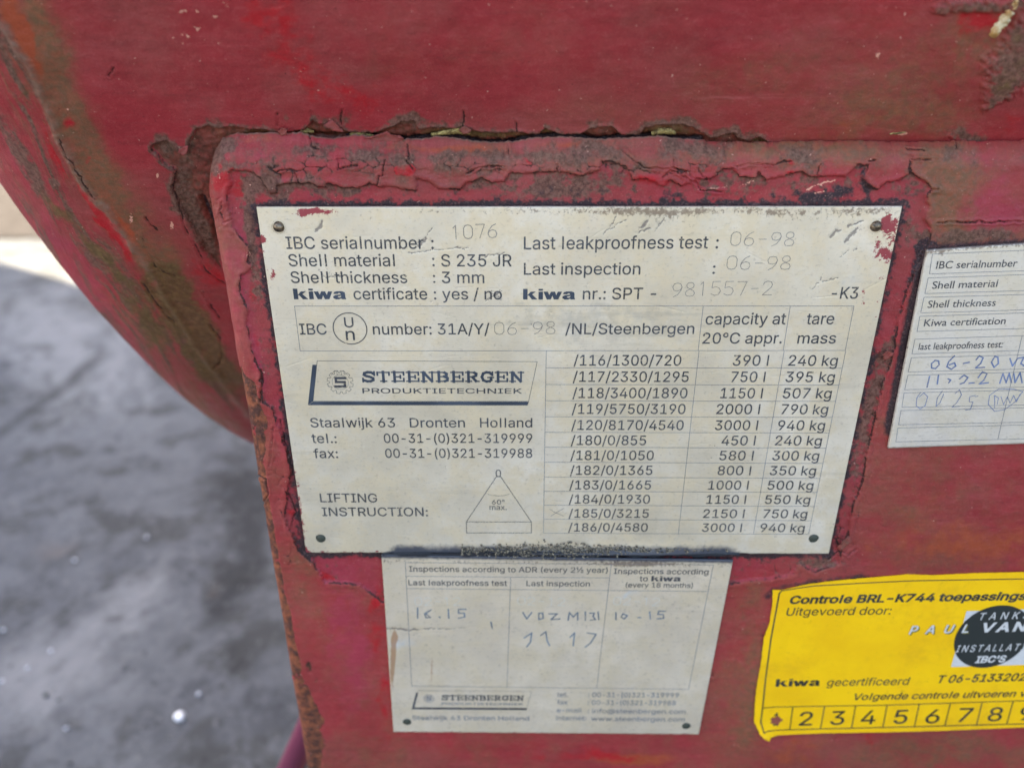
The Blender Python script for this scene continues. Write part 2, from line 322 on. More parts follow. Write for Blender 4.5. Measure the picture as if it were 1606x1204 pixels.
    A[:, 0] += blobs(px, [(205,470,60,20,58,.55),(250,540,50,20,55,.5),(40,260,50,14,55,.35),(60,290,50,14,50,.4),(200,330,90,14,58,.35),(330,590,50,12,50,.5),(86,285,8,6,0,.5),(15,60,60,12,62,.4),(1300,200,50,10,0,.2)])
    Cc[:, 1] = blobs(px, [(70,60,90,36,75,.95),(110,170,70,30,66,.95),(150,270,70,26,64,1.0),(200,350,60,26,55,1.0),(250,400,50,24,50,.8),(20,100,70,22,62,.5),(1190,110,190,60,-20,.42),(1380,160,170,70,-30,.62),(1480,190,90,40,0,.5),(1540,60,60,80,0,.5),(780,60,200,50,-25,.22),(600,60,60,90,0,.2),(900,170,120,30,0,.2),(230,560,140,40,50,.35),(340,660,90,26,40,.55)])
    Cc[:, 3] = blobs(px, [(30,30,60,16,66,1.0),(50,90,50,12,66,.6),(180,330,60,14,58,.5),(1330,190,40,16,0,.5),(1180,100,90,16,-60,.3),(210,370,30,12,50,.6)])
    B[:, 0] = blobs(px, [(440,50,70,60,40,.75),(520,140,70,30,28,.85),(590,150,60,26,20,.55),(410,10,40,30,0,.4),(108,190,16,12,50,.9),(138,250,8,14,20,.8),(90,240,60,15,58,.7),(200,400,80,17,56,.75),(150,320,40,12,50,.5),(1590,200,30,40,0,.7),(1560,90,30,30,0,.2),(1100,140,120,30,0,.35),(330,430,40,26,50,.7),(300,400,60,20,50,.4),(900,60,160,36,-20,.25),(1180,160,120,20,-10,.25),(250,490,20,8,50,.3)])
    B[:, 0] *= .72; B[:, 0] += blobs(px, [(1540,35,42,26,-10,1.0)])
    B[:, 0] += lft*ss(.55, .75, 1-strk)*.5; Cc[:, 1] += lft*ss(.45, .7, strk2)*.45+(1-ss(200, 420, px[:, 0]))*(1-ss(0, 20, cross))*ss(-160, -20, cross)*.25*strk*2
    B[:, 1] = blobs(px, [(150,470,140,22,52,.6),(80,340,110,22,55,.5),(20,230,60,24,55,.45),(200,560,140,18,48,.3),(280,200,60,40,0,.15),(280,540,24,10,50,.7),(60,380,40,14,50,.3)])
    # the brown scab and the pale drip at the upper right
    sc = blobs(px, [(1580,110,34,55,20,1.1),(1555,140,26,18,-10,.8),(1520,8,50,12,0,1.1),(1470,14,20,10,0,.5),(1600,60,20,60,10,.8),(1590,5,40,16,0,.8)])
    A[:, 0] += sc*.8; A[:, 1] += sc*.45*(f2+.2); h = h+ss(.4, .75, sc*(.3+1.4*f3))*.0011
    dr = dist(wp, [(1586,0),(1578,20),(1566,45),(1560,58)], far=30)
    B[:, 3] = 0*dr; h = h+np.exp(-(dr/9)**2)*.0003
    B[:, 3] += blobs(px, [(206,342,4,14,0,.9),(222,345,5,10,0,0),(247,275,3,7,0,.6),(1376,85,5,10,10,.85),(1330,80,4,4,0,.4),(1415,209,10,2.5,-4,1.3),(107,170,2.6,2,0,1.2),(1186,92,4,4,0,.3),(250,270,4,10,20,.5),(270,352,4,9,0,1.0),(205,0,1,1,0,0)])
    fl = blobs(px, [(330,20,60,60,0,.22),(310,40,70,50,0,.2)]); B[:, 3] += fl*(fbm(px[:, 0]*.12, px[:, 1]*.12, 31, 3) > .75)*3
    cr = np.zeros(n, np.float32)
    for L in SHELL_CRACKS:
        d = dist(wp, L, far=20); c = np.exp(-(d/1.5)**2)*(.55+.6*ss(.3, .6, f2)); cr = np.maximum(cr, c); h = h-c*.0005+np.exp(-((d-3.2)/2)**2)*.00025
    lab = dist(wp, [(223,372),(230,388),(237,402),(246,417),(262,427),(277,431)], far=20); B[:, 3] += np.exp(-((lab-2.4)/1.0)**2)*.22
    Cc[:, 0] = np.maximum(cr, np.exp(-(np.where(px[:, 0] < 1200, de, 60)/1.3)**2)*.75)
    # small flakes lifting along the silhouette
    k = near[:, None]
    gl = fbm(P[:, 0]*9, P[:, 2]*9+P[:, 1]*7, 41)
    base = np.zeros((n, 4), np.float32); base[:, 1] = ss(.45, .7, gl)*.6
    Cc = np.where(k, Cc, base); A = np.where(k, A, 0); B = np.where(k, B, 0); h = np.where(near, h, 0)
    return P+N*h[:, None], A, B, Cc

def build_shell():
    blocks = []
    def block(sv, tv):
        s, t = np.meshgrid(sv, tv, indexing='ij'); blocks.append((s.ravel(), t.ravel(), len(sv), len(tv)))
    head = np.concatenate([-np.linspace(0.53, .40, 8)[:-1], -np.linspace(.40, 0, 470)[:-1]])
    fine = np.concatenate([head, np.linspace(0, .42, 860)]) 
    block(fine, np.linspace(.28, .50, 330))                          # upper visible band
    left = np.concatenate([head, np.linspace(0, .10, 130)])
    block(left, np.linspace(.50, 1.75, 900))                         # lower left of the head
    coarse_s = np.concatenate([head[::12], [0.0], np.linspace(.1, 1.6, 30)])
    block(np.concatenate([head[::12], [0.0]]), np.linspace(1.75, .28+2*math.pi, 150))
    block(np.linspace(0, 1.7, 40), np.linspace(1.75, .28+2*math.pi, 150))
    block(np.linspace(.10, 1.7, 36), np.linspace(.50, 1.75, 70))
    block(np.linspace(.42, 1.7, 30), np.linspace(.28, .50, 16))
    Vs, Fs, off = [], [], 0
    SV = np.concatenate([b[0] for b in blocks]); TV = np.concatenate([b[1] for b in blocks])
    P, N = shell_point(SV, TV); P, A, B, Cc = shell_wear(P, N)
    for s, t, nu, nv in blocks:
        Fs.append(grid_faces(nu, nv, off)); off += len(s)
    # far head, a plain dished end
    tt, th = np.meshgrid(np.linspace(0, math.pi/2, 14), np.linspace(0, 2*math.pi, 73), indexing='ij')
    xe = XS+1.7
    Q = np.stack([xe+HA*np.sin(tt), CY-RR*np.cos(tt)*np.cos(th), CZ-RR*np.cos(tt)*np.sin(th)], -1).reshape(-1, 3)
    Fs.append(grid_faces(14, 73, off)); z = np.zeros((len(Q), 4), np.float32)
    me = mesh_np('shell', np.vstack([P, Q]), np.vstack(Fs), True, {'wear_shade_a': np.vstack([A, z]), 'wear_b': np.vstack([B, z]), 'wear_c': np.vstack([Cc, z])})
    return obj('shell', me, PAINT, tank)
shell = build_shell()

# ------------------------------------------------------------ the leg plate welded to the shell
XL, RL, ZIN, PHI = -0.0160, 0.0055, 0.0120, 1.08
LIPW = np.array([on_front(u, v, .0055) for u, v in LIP])
def quad_sd(px, Q): return inside(px, Q)
def build_leg_plate():
    RTOP = .0105
    xs_ext = np.concatenate([XL+RL-RL*math.pi/2-np.array([.045, .03, .016, .008, .004, .0015]), XL+RL-RL*np.linspace(math.pi/2, 0, 22)[:-1], np.arange(XL+RL, .328, .00036), np.linspace(.335, .44, 8)])
    zlow = np.concatenate([np.linspace(GZ+.03, -.29, 14)[:-1], np.arange(-.29, -.012, .00042), np.arange(-.012, ZIN, .0003)])
    ph = np.linspace(0, PHI, 42)[1:]
    nx = len(xs_ext); 
    dx = np.maximum(XL+RL-xs_ext, 0); fx = np.minimum(dx/RL, math.pi/2)
    X = np.where(dx > 0, XL+RL-RL*np.sin(fx), xs_ext); Yx = RL*(1-np.cos(fx))+np.maximum(dx-RL*math.pi/2, 0)
    zt = np.interp(X, LIPW[:, 0], LIPW[:, 2])
    zt = zt+(fbm(X*900, X*0+3, 77, 4)-.5)*.0009
    cut = np.clip((XL+.016-X)/.016, 0, 1)                        # the corner is rounded down
    drop = -(1-np.sqrt(np.maximum(1-cut**2, 0)))*.0125; zt = zt+drop
    rows = []; rp = []
    for z in zlow: rows.append((X, Yx, z+drop*ss(-.035, ZIN, z))); rp.append(0.0)
    for p in ph:
        rows.append((X, Yx+RTOP*(1-math.cos(p)), ZIN+drop+(zt-ZIN-drop)*math.sin(p)/math.sin(PHI))); rp.append(p)
    V = np.array([np.stack(r, -1) for r in rows]); nr = len(rows)
    rp = np.array(rp)[:, None]*np.ones((1, nx)); FX = fx[None, :]*np.ones((nr, 1))
    N = np.stack([-np.sin(FX), -np.cos(FX)*np.cos(rp), np.sin(rp)], -1)
    P = V.reshape(-1, 3); N = N.reshape(-1, 3); N /= np.linalg.norm(N, axis=1)[:, None]
    px = to_px(P); wp = warp(px, 2.4); n = len(P)
    A = np.zeros((n, 4), np.float32); B = np.zeros((n, 4), np.float32); Cc = np.zeros((n, 4), np.float32)
    f1 = fbm(px[:, 0]*.012, px[:, 1]*.012, 3); f2 = fbm(px[:, 0]*.05, px[:, 1]*.05, 5, 5); f3 = fbm(px[:, 0]*.16, px[:, 1]*.16, 9, 4)
    ins = inside(wp, INNER); di = dist(wp, INNER, True, far=50)
    sd = np.where(ins, -di, di)
    thick = .0009
    h = np.where(ins, -thick*ss(0, 2.0, di), 0)+(~ins)*.00035*np.exp(-((di-4)/4.0)**2)
    h = h+(f1-.5)*.0010+(f2-.5)*.0004
    cr = np.exp(-(di/1.35)**2)*(.5+.65*ss(.3, .6, f2))
    for L in FILM_CRACKS:
        d = dist(wp, L, far=20); c = np.exp(-(d/1.35)**2)*(.55+.6*ss(.3, .6, f2)); cr = np.maximum(cr, c*.95); h = h-c*.0005+np.exp(-((d-3)/2.2)**2)*.0003
    net, cid = cell_edges(wp[:, 0]/27, wp[:, 1]/17, 4); net2, cid2 = cell_edges(wp[:, 0]/14, wp[:, 1]/12, 9)
    zone = np.clip(blobs(px, [(700,262,330,16,0,.9),(1080,262,260,14,0,.6),(460,262,80,22,0,.7),(1300,262,60,16,0,.3),(1325,850,36,44,0,1.0),(1350,760,16,60,12,.8),(1375,640,14,60,15,.7),(440,740,14,110,-8,.9),(400,480,14,110,-8,.5),(470,870,30,20,0,.8),(520,905,30,16,0,.6),(345,330,16,50,0,.6),(1240,895,50,14,0,.8)]), 0, 1)
    cn = np.exp(-(net/.075)**2)*zone*ss(.35, .6, fbm(px[:, 0]*.03, px[:, 1]*.03, 71, 3)+.15*zone); cn2 = np.exp(-(net2/.10)**2)*zone*ss(.52, .68, fbm(px[:, 0]*.03, px[:, 1]*.03, 75, 3))
    cr = np.maximum(cr, np.maximum(cn, cn2*.8)); h = h-np.maximum(cn, cn2)*.0003+(cid-.5)*.0003*zone*(~ins)+(cid2-.5)*.00012*zone
    # torn lip along the top edge: lifted outwards from the crevice
    top = ss(.55, 1.0, rp.ravel()/PHI); gapx = ss(350, 380, px[:, 0])*(1-ss(1085, 1115, px[:, 0]))
    h = h+top**2*gapx*.0011*(.6+.8*fbm(px[:, 0]*.02, px[:, 0]*0, 51))
    Cc[:, 0] = cr
    Cc[:, 2] = gapx*ss(.93, .985, rp.ravel()/PHI)*1.0
    B[:, 3] = gapx*ss(.965, .995, rp.ravel()/PHI)*.55+blobs(px, [(600,295,0.1,.1,0,0)])
    for L, wd, am in (([(1267,299),(1280,293),(1295,288),(1312,284)], 1.6, 1.2), ([(1095,299),(1130,296),(1146,294)], 1.3, .8), ([(1160,294),(1172,289),(1185,285)], 1.3, .9), ([(1278,305),(1293,302)], 1.3, .9)):
        d = dist(wp, L, far=15); B[:, 3] += np.exp(-(d/wd)**2)*am
    B[:, 3] += blobs(px, [(343,272,5,10,0,.55),(345,285,4,8,0,.5),(640,248,60,3,0,.5),(700,243,80,3,2,.5),(390,400,7,12,0,.55),(965,252,18,3,0,.5),(1550,226,8,3,0,.6),(391,291,2,1.6,0,1.2),(1560,960,.1,.1,0,0),(560,858,40,3,0,.3),(1385,700,2,2,0,.2)])
    # dirt: the film strip between crevice and plate, specks in the lower layer
    film = (~ins).astype(np.float32); inn = ins.astype(np.float32)
    topstrip = (1-ss(285, 320, px[:, 1]))*ss(180, 215, px[:, 1])
    A[:, 0] = topstrip*(.34+(f2-.5)*.9)*(1-.35*ss(1350, 1500, px[:, 0]))+inn*(.20+(f3-.5)*1.0)*.9
    B[:, 0] += zone*ss(.86, .93, cid)*.55*(~ins); A[:, 0] += np.maximum(cn, cn2)*.35+zone*ss(.75, .9, 1-cid)*.25
    A[:, 0] += blobs(px, [(690,245,170,9,0,.45),(500,232,60,8,0,.4),(920,240,90,14,0,.45),(340,245,16,30,10,.9),(350,225,24,14,0,.8),(365,262,26,7,0,.5),(430,300,22,16,0,.7),(455,285,30,10,0,.4),(540,300,30,8,0,.5),(890,300,60,12,0,.6),(870,305,40,10,0,.3),(1080,228,36,16,0,.7),(1240,240,50,14,0,.35),(1500,245,30,20,0,.5),(1490,370,60,14,0,.8),(1550,370,60,12,0,.8),(1430,345,14,40,0,.3),(1400,560,14,40,20,.6),(1370,620,14,40,20,.8),(1345,700,16,60,15,.6),(392,330,12,60,-8,.7),(400,420,8,60,-8,.5),(1290,885,60,12,-5,.6),(1330,905,80,12,-5,.4),(1090,875,60,8,0,.4),(1580,880,20,12,0,.5)])
    Cc[:, 1] = film*blobs(px, [(1480,310,40,70,0,.95),(1500,270,70,30,0,.6),(1340,240,160,20,0,.55),(1200,235,120,18,0,.5),(900,250,260,20,0,.35),(1150,1080,60,120,0,.45),(1420,800,160,90,20,.30),(1480,1180,200,30,0,.5),(600,1180,60,60,0,.2),(1240,880,50,20,0,.5),(1560,380,80,22,0,.6),(425,700,14,60,-8,.4),(480,900,30,60,0,.35),(1185,1000,20,120,0,.35),(560,960,30,120,0,.2)])
    B[:, 1] = inn*.38*(.6+.8*f2)+blobs(px, [(1560,310,60,60,0,.65),(1560,350,60,30,0,.4),(1520,250,80,20,0,.3),(400,250,40,14,0,.6),(440,280,14,6,0,.9),(540,960,40,90,-8,.6),(560,1060,40,90,-8,.55),(365,450,12,120,-8,.5),(380,400,14,60,0,.4),(400,560,10,80,-8,.5),(1440,740,100,24,0,.3),(1180,920,30,60,0,.2),(440,700,12,80,-8,.4),(1360,530,8,40,15,.5)])
    B[:, 0] += blobs(px, [(345,275,15,22,0,1.2),(385,285,22,20,0,.8),(375,310,14,26,0,.7),(395,465,9,26,-5,.7),(400,530,9,40,-8,.7),(600,275,22,16,0,.55),(640,272,18,12,0,.5),(830,250,8,10,0,.9),(1005,278,30,14,0,.6),(1120,275,40,12,0,.4),(1240,254,9,5,30,1.1),(1240,270,12,4,0,.9),(1040,285,70,12,0,.4),(590,1000,30,90,0,.7),(600,940,18,20,0,1.0),(520,907,12,6,35,1.2),(510,905,10,6,35,.8),(455,803,9,6,0,1.0),(800,1180,160,22,0,.65),(960,1190,80,16,0,.8),(660,1160,40,14,0,.6),(600,1110,14,60,0,.8),(1170,950,10,20,0,.5),(1370,1170,26,16,30,.9),(1250,1165,50,16,0,.5),(1400,690,5,60,20,.4),(1450,800,120,40,0,.25),(485,1180,20,30,0,.2)])
    B[:, 0] *= np.interp(px[:, 1], [320, 900], [.85, .6])
    Cc[:, 3] = blobs(px, [(1480,850,180,40,0,.5),(1560,870,120,40,0,.3),(1330,1000,0.1,.1,0,0),(1250,1175,70,26,0,.6),(520,960,30,60,-10,.4),(990,1190,70,12,0,.9),(1500,780,120,30,0,.3),(650,232,120,6,0,.55),(760,238,60,6,0,.6),(900,228,90,5,0,.6),(400,222,60,6,0,.6),(1130,915,30,30,0,.3)])
    # black grime round the plates, with recess and gap shade painted in
    ctr = lambda Q, g: [tuple(np.array(q)+g) for q in Q]
    dm = dist(px, MAIN_PX, True, far=30); dr = dist(px, RIGHT_PX[:2]+[(1700,374)], far=40); dr2 = dist(px, [RIGHT_PX[0], RIGHT_PX[3]], far=40); dsk = dist(px, [(1205,935),(1216,922),(1270,913),(1360,904),(1420,898)], far=40)
    A[:, 3] = np.exp(-(dm/9)**2)*.66*((px[:, 1] < 335)*(.6+.8*f3))+np.exp(-(dm/10)**2)*.40*(px[:, 1] >= 335)*(.5+f2)
    A[:, 3] += np.exp(-(dr/13)**2)*.75+np.exp(-(dr2/15)**2)*1.2*(px[:, 0] < 1470)*(1-ss(660, 705, px[:, 1]))+np.exp(-(dsk/9)**2)*.75*(.3+1.1*f2)*(1-ss(1330, 1420, px[:, 0]))
    A[:, 3] += blobs(px, [(1330,296,60,12,-12,.5),(1270,306,60,8,0,.5),(1420,310,20,20,0,.2),(1050,305,60,8,0,.3),(900,300,60,10,0,.2),(850,870,330,7,0,.7),(1357,285,6,24,-14,.7),(640,300,300,6,0,.2),(500,1010,0.1,.1,0,0),(1196,1000,7,60,0,.45),(1185,1090,7,40,0,.4),(610,1060,6,70,-4,.25)])
    A[:, 3] += inn*(.08+.75*(f3-.45)+.4*(f2-.5)+np.exp(-(dm/16)**2)*.22)+np.exp(-(di/4)**2)*inn*.15; A[:, 0] += inn*(f2-.35)*.5; Cc[:, 1] += film*.55*(f1+f2-.55)  # recess darkened: its shade is put into the grime and dirt masks
    A[:, 1] = blobs(px, [(760,226,70,4,0,.3),(1330,225,60,8,0,.45),(1250,232,0.1,.1,0,0),(1190,228,30,6,10,.4),(345,320,10,10,0,.3)])
    # rust along the left edge
    el = px[:, 0]-np.interp(px[:, 1], [250,311,376,480,585,676,768,880,990,1090,1204,1400], [318,335,342,362,377,396,411,432,450,469,490,525])
    wr = np.interp(px[:, 1], [560,585,600,640,660,690,720,760,800,860,940,1000,1060,1100,1130,1160,1204,1300], [0,6,22,24,31,22,15,9,9,8,9,13,14,24,40,38,14,16])
    A[:, 2] = ss(1.3, .5, el/np.maximum(wr, .5))*(.25+1.0*(f2))*(px[:, 1] > 575)
    A[:, 2] += blobs(px, [(487,1042,8,18,0,.55),(500,1070,10,20,0,.45),(452,965,8,16,-10,.4),(1190,980,0.1,.1,0,0),(1368,1188,8,10,0,.4)])
    h = h-ss(.4, .6, A[:, 2])*.0005
    B[:, 2] = blobs(px, [(345,235,14,20,0,.4)])
    P = P+N*h[:, None]
    # back row giving the film its torn thickness
    last = P.reshape(nr, nx, 3)[-1]; b1 = last+np.array([0, .0007, .0]); b2 = last+np.array([0, .004, -.004])
    P = np.vstack([P, b1, b2]); 
    ext = lambda M: np.vstack([M, M.reshape(nr, nx, 4)[-1], M.reshape(nr, nx, 4)[-1]])
    A, B, Cc = ext(A), ext(B), ext(Cc)
    F = grid_faces(nr+2, nx, 0, True)
    cpx = to_px(P[F].mean(1))
    shrink = lambda Q, d: [tuple(np.array(q)+d*(np.array(Q).mean(0)-np.array(q))/np.linalg.norm(np.array(Q).mean(0)-np.array(q))) for q in Q]
    keep = ~inside(cpx, shrink(MAIN_PX, 14)) & ~inside(cpx, shrink(LOWER_PX, 14)) & ~inside(cpx, shrink(RIGHT_PX, 14))
    F = F[keep]
    used = np.zeros(len(P), bool); used[F.ravel()] = True; idx = np.cumsum(used)-1
    me = mesh_np('leg_plate', P[used], idx[F], True, {'wear_shade_a': A[used], 'wear_b': B[used], 'wear_c': Cc[used]})
    return obj('leg_plate', me, PAINT, tank, label='flat red leg plate with cracked paint and a rusty left edge')
leg = build_leg_plate()

# ------------------------------------------------------------ printing helpers
FD = os.path.join(bpy.utils.resource_path('LOCAL'), 'datafiles', 'fonts')
def font(fn):
    try: return bpy.data.fonts.load(os.path.join(FD, fn))
    except Exception: return None
INTER, HUMANIST = font('Inter.woff2'), font('NotoSansHebrew-VariableFont_wdth,wght.woff2')
_cache = {}
def union(loops):                             # closed outlines -> triangles, non-zero winding, no overlaps
    V = []; E = []
    for L in loops:
        o = len(V); V += [Vector((float(x), float(y))) for x, y in L]; E += [(o+i, o+(i+1) % len(L)) for i in range(len(L))]
    vs, es, fs, *_ = delaunay_2d_cdt(V, E, [], 1, 1e-9)
    P = np.array([tuple(v) for v in vs]); F = np.array([tuple(f) for f in fs if len(f) == 3])
    if len(F) == 0: return P, []
    c = P[F].mean(1); wn = np.zeros(len(c), int)
    for L in loops:
        L = np.asarray(L, float); lo, hi = L.min(0), L.max(0)
        m = np.where((c[:, 0] >= lo[0]) & (c[:, 0] <= hi[0]) & (c[:, 1] >= lo[1]) & (c[:, 1] <= hi[1]))[0]
        if len(m) == 0: continue
        q = c[m]
        for (x0, y0), (x1, y1) in zip(L, np.roll(L, -1, 0)):
            if y0 == y1: continue
            left = (x1-x0)*(q[:, 1]-y0)-(q[:, 0]-x0)*(y1-y0)
            wn[m] += ((y0 <= q[:, 1]) & (y1 > q[:, 1]) & (left > 0)).astype(int)-((y0 > q[:, 1]) & (y1 <= q[:, 1]) & (left < 0)).astype(int)
    return P, [tuple(map(int, f)) for f in F[wn != 0]]
def embolden(L, w):
    L = np.asarray(L, float); d = np.roll(L, -1, 0)-L; d /= np.maximum(np.linalg.norm(d, axis=1), 1e-9)[:, None]
    n = np.stack([-d[:, 1], d[:, 0]], -1); p = np.roll(n, 1, 0); m = n+p; k = np.maximum((m*n).sum(1), .5)[:, None]
    return L+m/k*w
def glyphs(text, fnt, bold, spacing):
    k = (text, fnt.name if fnt else '', bold, spacing)
    if k in _cache: return _cache[k]
    c = bpy.data.curves.new('t', 'FONT'); c.body = text
    if fnt: c.font = fnt
    c.space_character = spacing; c.resolution_u = 4; c.fill_mode = 'NONE'; c.size = 100
    o = bpy.data.objects.new('t', c); COL.objects.link(o)
    dg = bpy.context.evaluated_depsgraph_get(); me = bpy.data.meshes.new_from_object(o.evaluated_get(dg))
    n = len(me.vertices); co = np.array([v.co[:2] for v in me.vertices]); nxt = {}
    for e in me.edges:
        a, b = e.vertices
        if abs(a-b) == 1: nxt[min(a, b)] = max(a, b)
    loops = []; i = 0
    while i < n:
        j = i
        while j in nxt: j += 1
        L = co[i:j+1]
        if len(L) > 2:
            keep = np.linalg.norm(L-np.roll(L, 1, 0), axis=1) > 1e-4; L = L[keep]
            if '|' in text and len(L) == 4 and np.ptp(L[:, 1]) > 1.2*glyphs('H', fnt, 0, 1)[0][:, 1].max():
                t_ = glyphs('h', fnt, 0, 1)[0]; xm, wl = L[:, 0].mean(), (t_[t_[:, 1] > .9*t_[:, 1].max()][:, 0]); wl = (wl.max()-wl.min())/2
                L = np.array([(xm+(wl if x > xm else -wl), t_[:, 1].max() if y > L[:, 1].mean() else 0.0) for x, y in L])
            if len(L) > 2: loops.append(L)
        i = j+1
    bpy.data.objects.remove(o); bpy.data.curves.remove(c); bpy.data.meshes.remove(me)
    if bold:
        big = max(loops, key=lambda q: np.ptp(q[:, 0])*np.ptp(q[:, 1])); ar = (big[:, 0]*np.roll(big[:, 1], -1)-np.roll(big[:, 0], -1)*big[:, 1]).sum()
        loops = [embolden(q, bold*100*(1 if ar < 0 else -1)) for q in loops]
    V, F = union(loops); _cache[k] = (V, F); return V, F
def cap_of(fnt, bold): return glyphs('H', fnt, bold, 1)[0][:, 1].max()
class Print:                                  # collects flat print on one surface, in metres on the plane y = Y
    def __init__(s, Y, warpf=None): s.pieces = []; s.loops = []; s.Y = Y; s.warpf = warpf
    def add(s, P2, F):
        for f in F: s.loops.append([P2[i] for i in f])
    def pt(s, u, v): p = on_front(u, v, s.Y); return np.array([p[0], p[2]])
    def text(s, text, x0, y0, x1, y1, cap, fnt=0, bold=0.005, spacing=1.0, slant=0.0):
        fnt = INTER if fnt == 0 else fnt
        if fnt is INTER: text = text.replace('l', '|')     # this face draws l with a tail; the print has plain bars
        V, F = glyphs(text, fnt, bold, spacing); a, b = s.pt(x0, y0), s.pt(x1, y1)
        u = b-a; L = np.linalg.norm(u); u /= L; v = np.array([-u[1], u[0]])
        hh = abs(s.pt(x0, y0-cap)[1]-a[1])/cap_of(fnt, bold)
        sx = L/(V[:, 0].max()-V[:, 0].min()); X = (V[:, 0]-V[:, 0].min())*sx; Z = V[:, 1]*hh
        s.pieces.append(([a+u*(x+slant*z)+v*z for x, z in zip(X, Z)], F)); return s
    def poly(s, pts): s.add([s.pt(*p) for p in pts], [tuple(range(len(pts)))])
    def line(s, pts, wd, closed=False):       # wd in metres
        P = [s.pt(*p) for p in pts]
        if closed: P = P+[P[0]]
        if s.warpf:
            Q = [P[0]]
            for a, b in zip(P[:-1], P[1:]):
                k = max(1, int(np.linalg.norm(b-a)/.0015)); Q += [a+(b-a)*(i+1)/k for i in range(k)]
            P = Q
        s.strip(P, wd)
    def strip(s, P, wd):
        for k in range(len(P)-1):
            a, b = P[k], P[k+1]; d = b-a; L = np.linalg.norm(d)
            if L < 1e-9: continue
            d = d/L; nrm = np.array([-d[1], d[0]])*wd/2; e = d*wd*.4
            s.add([a-nrm-e, b-nrm+e, b+nrm+e, a+nrm-e], [(0, 1, 2, 3)])
    def ring(s, c, r, wd, n=48, a0=0, a1=360):
        T = [math.radians(a0+(a1-a0)*i/n) for i in range(n+1)]
        s.strip([c+r*np.array([math.cos(t), math.sin(t)]) for t in T], wd)
    def flush(s):                             # closes one piece of drawn strokes
        if s.loops:
            S_ = 1000.0; out = []
            for L in s.loops:
                L = np.array(L)*S_; ar = (L[:, 0]*np.roll(L[:, 1], -1)-np.roll(L[:, 0], -1)*L[:, 1]).sum(); out.append(L if ar > 0 else L[::-1])
            V, F = union(out); s.pieces.append(([v/S_ for v in V], F)); s.loops = []
    def build(s, name, mat, parent, dy=0.0, label=None):
        s.flush(); r = None
        for V2, F in s.pieces:
            V = [(x, s.Y-dy-(s.warpf(x, z) if s.warpf else 0), z) for x, z in V2]
            r = obj(name, poly_mesh(name, V, F), mat, parent, label)
        return r
def kiwa(pr, x0, y0, x1, y1, cap):            # very heavy extended lower-case letters
    a, b = pr.pt(x0, y0), pr.pt(x1, y1); u = b-a; L = np.linalg.norm(u); u /= L; v = np.array([-u[1], u[0]]); H = abs(pr.pt(x0, y0-cap)[1]-a[1])
    f = lambda p: a+u*p[0]*L+v*p[1]*H; X = .74
    for q in ([(.0,0),(.085,0),(.085,1),(.0,1)],[(.075,.38),(.15,X),(.245,X),(.135,.36)],[(.10,.44),(.17,.0),(.275,.0),(.165,.52)],
              [(.295,0),(.38,0),(.38,X),(.295,X)],[(.295,.83),(.38,.83),(.38,1),(.295,1)],
              [(.39,X),(.475,X),(.535,0),(.455,0)],[(.455,0),(.53,0),(.585,.62),(.535,X)],[(.535,X),(.61,X),(.665,0),(.59,0)],[(.60,0),(.675,0),(.745,X),(.665,X)],
              [(.91,0),(1.0,0),(.985,.2),(.985,.55),(.90,.55)],[(.765,.50),(.78,.68),(.83,.76),(.93,.76),(.98,.66),(.985,.5),(.90,.5),(.89,.58),(.86,.58),(.845,.5)],
              [(.90,.46),(.80,.40),(.755,.28),(.755,.12),(.80,-.01),(.86,-.01),(.915,.10),(.915,.22),(.87,.17),(.84,.2),(.85,.28),(.90,.32)]):
        pr.add([f(p) for p in q], [tuple(range(len(q)))])
    pr.flush()
DIG = {'0': [[(.0,.25),(.0,.75),(.15,.95),(.4,1),(.65,.95),(.8,.75),(.8,.25),(.65,.05),(.4,0),(.15,.05),(.0,.25)]],
 '1': [[(.15,.8),(.4,1),(.4,0)]], '2': [[(.0,.75),(.1,.93),(.35,1),(.65,.95),(.78,.75),(.7,.55),(.0,0),(.8,0)]],
 '5': [[(.75,1),(.1,1),(.05,.55),(.4,.62),(.7,.5),(.8,.3),(.65,.06),(.35,0),(.0,.1)]],
 '6': [[(.7,1),(.35,.85),(.08,.55),(.0,.3),(.12,.06),(.4,0),(.68,.06),(.8,.3),(.68,.52),(.4,.58),(.12,.5),(.0,.3)]],
 '7': [[(.0,1),(.8,1),(.35,0)]], '8': [[(.4,.53),(.12,.65),(.08,.83),(.22,.98),(.4,1),(.6,.98),(.72,.83),(.68,.65),(.4,.53),(.1,.4),(.0,.22),(.12,.04),(.4,0),(.68,.04),(.8,.22),(.7,.4),(.4,.53)]],
 '9': [[(.1,0),(.45,.15),(.72,.45),(.8,.7),(.68,.94),(.4,1),(.12,.94),(.0,.7),(.12,.48),(.4,.42),(.68,.5),(.8,.7)]], '-': [[(.1,.5),(.7,.5)]], 'O': None}
def stamp(pr, text, x0, y0, x1, y1, hpx, wd):
    a, b = pr.pt(x0, y0), pr.pt(x1, y1); n = len(text); u = (b-a); L = np.linalg.norm(u); u /= L; v = np.array([-u[1], u[0]])
    H = abs(pr.pt(x0, y0-hpx)[1]-a[1]); pitch = L/(n-1+.72); cw = pitch*.72
    for i, ch in enumerate(text):
        j = math.sin(i*7.3+x0)*H*.03
        for st in DIG.get(ch) or []:
            pr.strip([a+u*(i*pitch+p[0]*cw/.8)+v*(p[1]*H+j) for p in st], wd)
    pr.flush()
